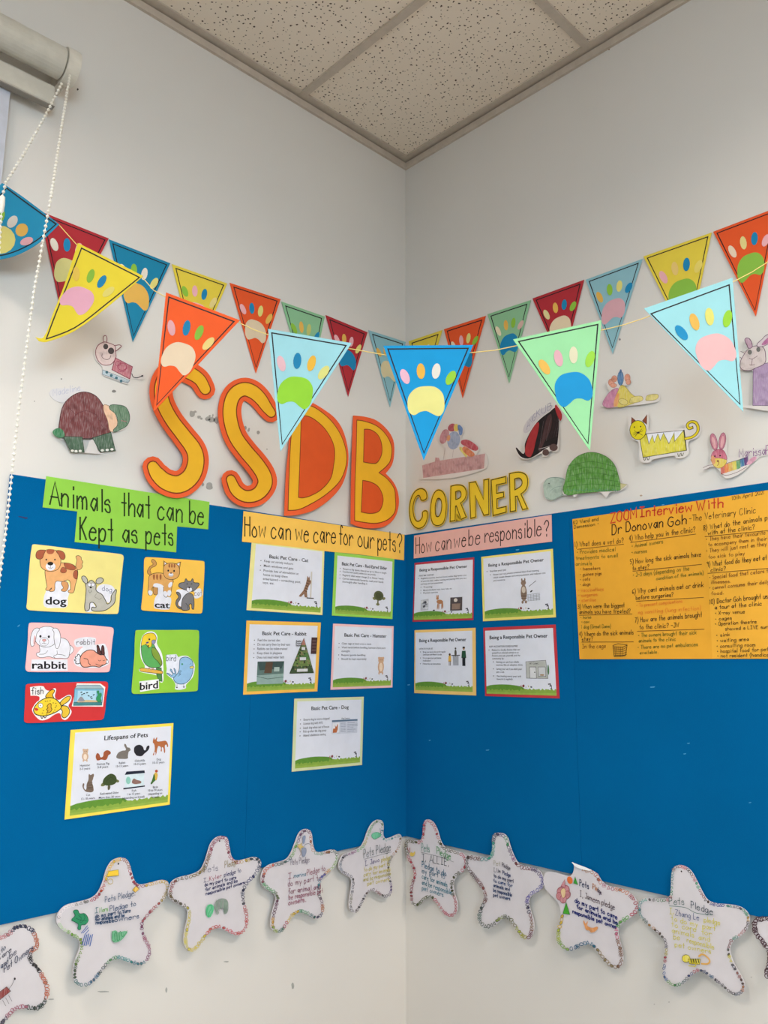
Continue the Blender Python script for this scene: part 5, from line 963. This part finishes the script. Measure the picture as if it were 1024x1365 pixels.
f = st(stL, c1s, 665, 130, 2.2, 1.8)
t = star('paper star with a green turtle and blue scribbles, second from the left', f, c1s, '690,98 725,115 745,170 765,230 790,250 850,242 920,225 955,240 955,290 925,345 870,400 825,450 812,490 830,560 855,610 850,660 820,700 780,708 720,690 670,672 630,685 590,730 540,790 500,825 450,828 420,800 412,740 425,680 450,610 445,570 400,540 340,500 318,460 330,410 370,370 440,350 510,330 550,300 580,240 600,170 630,120 660,103',
  ['8a5a48', 'a03a50', '8a3a50', 'c8a850', 'b8a040', 'a08a40', 'a0403c', 'a05060', '7a4468', '9a4a68', '7a3a60', '2a7080', '2a8a8a', '3a8a50', '3a4a48', '3a6a8a', '2f6a6a', '4a5a4a', '5a7a30', '7a9a38', '6aa038', 'b0d0a0', 'e6e0e4', 'e6e0e4', '8a8a8a', 'a03a50', 'b04a3a', 'd8b040', 'd8b040'],
  [('2c4a70', 'Pets Pledge.', 590, 352, 760, 312, 34, 3), ('2f6a78', 'I', 535, 412, 550, 408, 30, 3), ('5aa03c', 'Nors', 560, 408, 605, 398, 26, 3), ('2c4a70', 'Pledge to', 618, 402, 765, 370, 30, 3.5), ('24466c', 'do my part to care', 535, 440, 735, 405, 22, 4), ('24466c', 'for animals and be', 535, 458, 700, 432, 20, 4), ('24466c', 'responsible', 538, 476, 640, 462, 20, 4), ('24466c', 'owners', 645, 462, 780, 440, 28, 3.5)],
  'mix', (('turtle_sketch', lambda a: (a.fill('2f8a60', '400,450 420,425 410,400 435,395 445,415 475,415 495,450 480,475 455,480 450,505 435,500 438,475 415,460', '1f5a48', 3), a.line('1f5a48', '440,425 455,440 450,465 475,440 470,420', 2.5), a.line('1f5a48', '425,440 445,450 485,455', 2.5))), ('blue_scribble', lambda a: [a.line('3a62a8', [(455+10*k, 530+random.uniform(-8, 8)), (490+4*k, 488+8*k+random.uniform(-5, 5))], 4, sm=False) for k in range(3)]+[a.line('3a62a8', [(460+11*k, 595+random.uniform(-8, 8)), (475+11*k, 535+random.uniform(-5, 5))], 5, sm=False) for k in range(5)]), ('leaf_sketch', lambda a: (a.fill('c:6ab088', '630,520 650,510 665,520 715,515 705,540 675,570 640,578 632,560'), a.line('2f8050', '630,515 640,575 650,520 665,570 675,515 690,545 715,512', 3))), ('yellow_block', lambda a: (a.fill('e6c23c', '610,175! 665,165! 668,198! 600,205!', '8a7430', 2, sm=False), a.ring('b8a030', 620, 232, 15, 15, 0, 3), a.fill('c:e0b848', '765,258! 785,275! 762,295! 745,280!', '6a5a28', 2, sm=False)))), 6.5, 11, 1.05)
put_tack(t, f, 669/4.267, 1120+133/4.267)
c2 = (220, 1090, 7.186); f = st(stL, c2, 515, 225, 2.4, 2, .003)
t = star('paper star with a green and grey elephant scribble', f, c2, '545,175 590,190 610,260 630,360 660,400 700,408 780,390 850,375 900,395 918,440 900,500 850,570 790,640 755,710 760,800 785,900 790,1000 770,1070 720,1115 660,1120 580,1085 510,1055 460,1065 410,1110 350,1190 290,1260 230,1280 190,1240 172,1160 190,1050 210,950 205,880 150,840 70,800 28,745 32,680 60,610 130,570 250,540 330,500 370,430 400,340 430,250 470,200 510,178',
  ['8a3a50', '8a3a50', 'a04a60', 'b09a50', '3a4a58', '26345a', '26306a', '2c3450', '3a3a4a', 'b0504c', 'b84a4a', 'c04a4a', 'c0505a', 'b8484c', 'c45a50', 'c8b840', 'd0c050', 'd0c450', 'cfc450', 'c8bc50', 'b8b050', '4a4434', '6a5a3c', '8a4a4a', '5a5040', '7a6a3a', '8a7a40', '7a5a40', 'a05068', '8a3a58'],
  [('4a4a6a', 'Pets', 362, 525, 495, 500, 62, 3.5), ('8a7a3a', 'Pledge', 562, 478, 680, 440, 62, 4), ('9a3a58', 'Kyler', 415, 600, 525, 570, 38, 4), ('26306a', 'I,', 358, 615, 402, 605, 38, 4), ('26306a', 'pledge to', 555, 562, 715, 515, 40, 4.5), ('202c64', 'do my part to care', 368, 655, 668, 580, 32, 5.5), ('202c64', 'for animals and be', 375, 700, 682, 612, 32, 5.5), ('202c64', 'responsible pet owners', 380, 740, 748, 630, 32, 5.5)],
  'mix', (('elephant_sketch', lambda a: (a.fill('c:8a9a90', '460,830 490,785 540,770 585,790 595,850 590,890 575,915 555,915 550,870 530,860 500,880 505,910 485,925 475,900'), [a.line(random.choice(('6a8a78', '8a8a8a')), [(470+9*k, 880+random.uniform(-15, 25)), (478+9*k, 785+random.uniform(-5, 15))], 4, sm=False) for k in range(12)], a.fill('c:5aba88', '378,890 390,840 430,825 455,850 448,900 425,945 400,950 382,925'), a.line('2f9a60', '385,930 400,850 440,840 400,940 450,880', 4))),), 7, 13, 1.1)
put_tack(t, f, 220+515/7.186, 1090+222/7.186)
c3 = (340, 1090, 8.033); f = st(stL, c3, 540, 150, 2.2, 1.6, .0)
star('paper star with purple handwriting and a small star and fish at its tip', f, c3, '545,120 585,135 605,180 615,270 640,350 680,368 750,355 820,340 870,355 888,400 880,470 840,540 770,600 710,660 690,730 700,820 725,900 735,980 710,1050 660,1080 610,1070 540,1030 480,1015 430,1030 380,1080 330,1160 280,1220 230,1235 180,1200 160,1130 175,1030 200,930 215,860 190,810 110,760 60,700 60,620 85,550 150,500 240,475 330,440 380,370 420,270 460,170 500,130',
  ['6a4a5a', 'a0604a', 'b88a70', '5a8a6a', '8a5a38', '4a6a5a', '6a9a4a', '8aaa6a', 'c08a3a', '5a5aa0', '4a8a9a', '6a6a6a', '7a6a7a', 'b07040', '3a3a5a', '3a6a6a', '3a8a5a', 'c8a83a', 'd0b84a', 'b03a50', '3a6a5a', '8aa04a', 'c0902c', '5a2a48', '6a3a5a', '6a7a5a', '4a9a5a', '3a9a50', '8a5060', 'c86a50', 'c86a60', '4a5a5a', '4a6a6a', '6aa04a', '6aa050', '5a4a78', '6a4a6a'],
  [('5a5068', 'Pets Pledge', 370, 505, 570, 470, 62, 4), ('8a3a54', 'I,', 345, 650, 400, 640, 60, 5), ('2f7a9a', 'marina', 405, 640, 530, 620, 48, 4.5), ('8a3a54', 'Pledge to', 545, 615, 740, 560, 60, 5), ('7a3a58', 'do my part to', 340, 730, 690, 665, 62, 5), ('7a2a50', 'for animal and', 345, 815, 690, 755, 58, 5.5), ('8a3a58', 'be responsible pet', 350, 875, 712, 800, 52, 5.5), ('8a2a50', 'owners.', 345, 935, 530, 895, 58, 6)],
  'mix', (('star_sketch', lambda a: (a.fill('c:c8b06a', '440,280! 468,285! 490,262! 485,295! 512,310! 482,322! 470,350! 460,320! 435,310! 455,298!', '8a7a4a', 2, sm=False), a.line('7a5a4a', '468,340 478,380 465,410', 4))), ('fish_sketch', lambda a: (a.fill('c:8a9ab8', '500,200 525,190 522,240 505,275 498,240', '5a6a88', 2), a.fill('c:8a94ac', '500,320 535,330 525,400 500,415 490,370', '4a5a78', 2), a.line('3a4a5a', '515,310 525,285 560,275 580,285', 4)))), 7, 11, 1.0)
c4 = (440, 1080, 5.389); f = st(stL, c4, 350, 90, 1.4, 1.4, .002)
star('paper star with yellow handwriting, left of the corner', f, c4, '350,68 375,80 383,120 380,175 395,200 430,195 475,175 500,172 512,195 508,240 485,290 440,350 425,400 430,470 445,540 435,600 400,628 350,610 305,580 265,600 235,660 200,720 165,735 135,700 138,620 150,540 145,490 90,455 60,420 62,370 90,320 150,295 210,265 240,220 265,150 295,95 325,72',
  ['6a8a6a', '4a8a9a', '4a9a9a', '5a7a7a', '8a7a5a', 'b08a6a', '6a6a4a', '5a5a50', '4a4a5a', '6a5a8a', '3a3a3a', '7a4a4a', '5a4a4a', '3a3a44', '4a4a4a', '5a5a5a', '6a6a4a', '5a5a6a', '4a4a50', '4a4a5a', '6a7a8a', '3a3a4a', '8a4a7a', '5aaa4a', 'b0a84a', '5aaa5a', '6a8a6a'],
  [('4a5a5a', 'Pets Pledge', 235, 340, 428, 285, 62, 3.5), ('3a3a78', 'I, Jawo', 245, 398, 345, 368, 34, 3), ('c8bc3c', 'pledge', 362, 370, 425, 350, 34, 3), ('c8bc3c', 'to do my part to', 238, 440, 420, 395, 30, 3), ('c8bc3c', 'care for animals', 235, 475, 425, 435, 30, 3), ('b8b04a', 'and be responsible', 232, 510, 428, 465, 28, 3), ('c8bc3c', 'pet owners', 262, 538, 418, 505, 28, 3)],
  'mix', (('turtle_sketch', lambda a: (a.fill('c:6ac098', '290,180 310,160 345,160 360,180 340,195 310,205', '3a8a6a', 2), a.line('4a3a5a', '352,130! 356,165!', 4))), ('ruled_line', lambda a: a.line('4a5a5a', '240,350! 432,298!', 2, sm=False))), 6, 10, .8)
f = st(stR, c4, 705, 90, 1.6, 1.2)
star('paper star with a red bow border, right beside the corner', f, c4, '705,65 745,85 775,140 800,220 830,265 880,285 950,305 985,340 990,390 960,440 910,480 890,530 900,600 920,670 910,740 870,765 820,740 770,670 730,630 690,640 650,680 620,690 588,665 578,590 588,520 604,460 590,400 560,340 545,290 545,232 565,212 610,215 650,215 665,180 672,120 680,80',
  ['b04a50', '4a4a2c', 'b83a50', '4a5030', 'a83a4a', 'b84050', '4a5a2c', '8a3a44', 'b84050', '5a5a30', 'b03a4c'],
  [('3a8a78', 'Pets', 665, 292, 722, 300, 55, 3.5), ('4a9a5a', 'Pledge', 775, 310, 872, 350, 50, 4), ('3a4a50', 'I, ALLIE,', 668, 362, 860, 400, 52, 3.5), ('2a6a88', 'Pledge to do', 668, 405, 840, 470, 40, 4), ('2a6a88', 'my part to', 668, 450, 830, 490, 38, 3.5), ('2a7a90', 'care for animals', 668, 488, 850, 550, 36, 3.5), ('2a7a90', 'and be responsible', 668, 530, 880, 605, 34, 3.5), ('2a7a90', 'pet owners', 668, 570, 820, 620, 34, 3.5)],
  'mix', (('flower_sketch', lambda a: (a.fill('c:dcc060', '580,320 590,300 605,305 615,295 618,315 600,330'), a.line('a04a50', '562,268! 578,305! 582,270!', 5, sm=False))), ('ruled_line', lambda a: a.line('4a5a5a', '660,300 800,335 895,370', 2))), 6.5, 11, .95)
c6 = (610, 1100, 8.533); f = st(stR, c6, 470, 140, 1.8, 1.4, .003)
star('paper star with small dark blue writing in a narrow column', f, c6, '455,85 530,95 575,140 610,250 650,350 700,430 770,465 870,480 940,520 985,600 985,690 930,750 860,790 820,850 830,950 870,1080 870,1200 830,1290 760,1290 690,1220 620,1110 570,1060 510,1070 440,1130 370,1165 300,1160 245,1090 240,1000 280,900 310,820 290,740 230,650 150,550 110,480 95,400 110,345 170,345 270,360 340,365 380,330 400,250 400,150 420,100',
  ['4a3a6a', '3a8a5a', '5a4a6a', '8a5a8a', '6a2a34', '7a3038', '4a3a6a', '5a4a9a', '5a5aa0', '6a6aa8', '5a50a0', '3a3a5a', '7a4a4a', '8a6a4a', '6a3a4a', 'a0a02c', 'a8b03c', '6a6a3c', '4a5a3a', '8a9a5a', '3a4a3a', '4a5a4a', '4a6a5a', '3a4a4a', '6a3a30', '7a3a38', '6a3434', '5a4a48', '7a6a6a', '3a2a2c', '6a4a44', '3a8a8a', '3a9a8a', '4aa090', '5a5a6a'],
  [('8a8a6a', 'Pet', 425, 450, 495, 460, 50, 4), ('2a2a44', 'Pledge', 520, 465, 610, 505, 46, 5), ('30344c', 'I, Lim', 425, 525, 500, 540, 44, 5), ('2a3a6a', 'Pledge', 525, 555, 615, 585, 42, 6), ('24345c', 'to do my part', 425, 585, 648, 650, 38, 7), ('2a4a7a', 'to care for', 422, 640, 635, 700, 38, 7), ('26406c', 'animals and', 422, 695, 605, 745, 38, 7), ('26406c', 'be responsible', 420, 750, 630, 808, 40, 7), ('2c4470', 'pet owners', 420, 805, 610, 850, 40, 7)],
  'mix', None, 7.5, 13, 1.15)
c7 = (715, 1140, 7.062); f = st(stR, c7, 420, 130, 1.8, 1.8)
t = star('paper star with its top tip folded over and a pink flower', f, c7, '345,65! 420,110 520,140 580,175 620,240 690,290 800,310 880,350 950,430 960,520 900,580 810,640 775,700 790,800 815,900 820,1000 780,1060 710,1050 640,990 570,900 510,840 450,845 380,880 310,900 240,860 200,790 205,700 230,600 230,500 190,420 100,330 72,260 78,190 110,155 200,165 310,195 345,170 360,110',
  ['a08a6a', 'b0805a', 'b06a5a', 'a05a70', 'c07a5a', 'a0404a', 'b04a5a', '5aa04a', 'c86a8a', '8a6a58', '7a5a48', '8a7a5a', '8a7a50', '2a6a8a', '1f5a7a', '7aa040', 'a8b83c', 'd0b03c', 'c8c03c', 'c09030', 'a03a30', '7a2a20', '4a2a20', 'b06a4a'],
  [('24345c', 'Pets', 415, 285, 500, 315, 58, 6), ('b0703c', 'Ple', 540, 315, 585, 338, 50, 5), ('4a3a50', 'dge', 585, 338, 620, 370, 45, 4.5), ('4a3440', 'I, Jameen pledge', 420, 385, 745, 510, 55, 4.5), ('1f2c70', 'do my part to care', 375, 440, 768, 600, 42, 8), ('1f2c70', 'for animals and be', 390, 495, 772, 650, 36, 8.5), ('1f2c70', 'responsible pet owner', 350, 540, 765, 690, 36, 8)],
  'mix', (('flower_sketch', lambda a: ([a.ell('c:c08088', x, y, 30, 38, r, '8a2a38', 4) for x, y, r in ((235, 335, 20), (290, 318, -20), (298, 370, 30), (228, 385, -20), (262, 410, 0))], a.fill('c:dcc090', '245,320 275,310 285,355 265,400 245,370', '8a4a40', 3), a.fill('c:c88a94', '240,290! 278,225! 280,300!', '8a2a38', 4, sm=False))), ('tree_sketch', lambda a: (a.fill('3f9a2c', '290,440! 325,555! 260,545!', '2a5a20', 4, sm=False), a.fill('3a9a3a', '375,200! 400,275! 360,260!', '2a5a20', 3, sm=False), a.ell('d8703a', 325, 232, 26, 36, -20))), ('squirrel_sketch', lambda a: a.fill('c:d8945a', '455,610 475,640 492,618 490,660 540,680 585,670 580,700 530,725 505,705 480,700 462,660'))), 7, 15, 1.2, skip=lambda x, y: x < 330 and y < 560 or x < 420 and y < 200)
a = t.art('folded_tip', c7, label='white back of the folded-over tip'); a.fill('p:f4f6fa', '345,63! 400,84 490,118 530,142 445,128 385,108', sm=True, th=.0012); a.done()
c8s = (840, 1140, 5.565); f = st(stR, c8s, 387, 118, 2.0, 1.6)
t = star('paper star with lime handwriting and a small yellow cat, rightmost complete one', f, c8s, '375,72 420,85 460,120 500,190 540,270 580,330 640,355 750,365 830,385 880,430 892,490 870,550 820,600 765,640 745,700 770,790 820,880 855,960 840,1020 790,1040 730,1010 660,950 580,890 520,860 460,890 410,945 350,970 290,950 250,890 255,780 265,700 255,630 200,570 120,500 75,440 68,380 90,330 140,315 230,320 290,310 305,250 308,160 320,100 345,78',
  ['b04a5a', '3a3a3a', 'a05060', '4aa07a', '8a4a50', '3a2a2a', '2a2a7a', '2a3a8a', '3a8a7a', '5a5a6a', '2f8a6a', 'c0a05a', '4a3a3a', 'b08080', '4a8a7a', '7a3a34', '5a5a5a', 'c8c040', '4a4a5a', '8a4a44', '6a5a5a', 'b07a5a', '4a5a6a', '3a3430', '5a5a5a', '4a4a5a', '2a5a78', '3a4a6a', 'a03a4a', '3a4a7a', '3a5a5a', '4a8a5a', '6a9a50', '4a6a9a', '3a5a8a', 'a03a4a', 'a8a03a', '4a4a5a', '3a3a3c', '4a3a34', 'b0824a', '3a5a50', '4a8a8a', '4a8a90', '3a9a8a', '5a5a5a', '4a7a50', 'a04040', '3a8a6a', '4a7a7a', '4a8a8a', '7a6a6a'],
  [('3a5a58', 'Pets', 300, 360, 408, 362, 50, 4), ('3a4a58', 'Pledge', 460, 385, 620, 435, 48, 4.5), ('c0b83c', 'I,', 302, 430, 330, 430, 42, 4), ('3a4a78', 'Zhang Le', 345, 440, 518, 478, 42, 3.8), ('c8c040', 'pledge', 558, 490, 675, 515, 38, 4), ('c8c040', 'to do my', 315, 478, 510, 528, 38, 4), ('c8c040', 'part', 548, 535, 640, 558, 38, 4), ('c8c040', 'to care', 318, 525, 500, 565, 38, 4), ('c8c040', 'for', 538, 582, 612, 595, 38, 4), ('c8c040', 'animals', 322, 570, 480, 605, 38, 4), ('c8c040', 'and', 520, 620, 600, 638, 38, 4), ('c8c040', 'be', 332, 620, 375, 625, 40, 4), ('c8c040', 'responsible', 432, 640, 630, 695, 38, 4), ('c8c040', 'pet owners', 342, 672, 605, 725, 36, 4)],
  'mix', (('cat_sketch', lambda a: (a.line('d8a85a', '520,745 545,730 580,750 600,780 585,800 540,800', 11), a.ell('c:dcd04a', 425, 762, 30, 28, 0, '6a6420', 3), a.fill('c:d8c83c', '440,765! 530,765! 525,805! 450,800!', '6a6420', 3, sm=False), [a.line('3a3a20', [(460+18*k, 765), (465+18*k, 790)], 7, sm=False) for k in range(4)], a.line('c8bc50', '445,815! 490,822! 500,805!', 6))), ('ruled_line', lambda a: a.line('3a6a60', '300,372 420,385 500,425 620,438', 3.5))), 6.5, 11, .95)
put_tack(t, f, 840+387/5.565, 1140+118/5.565)
c9 = (980, 1180, 7.386); f = st(stR, c9, 270, 330, 2, 1.5)
star('paper star with dark chain border, cut by the right edge', f, c9, '270,310 350,318 420,340 480,320 520,240 560,150 620,120 680,180 720,330 900,400 900,560 760,680 760,900 640,900 560,800 460,760 380,880 300,900 330,740 325,650 260,560 200,480 178,400 200,340', ['3a2a30', '2a2628', '3a2c34', '4a3038'], [], 'bone', None, 7, 10, 1.5)
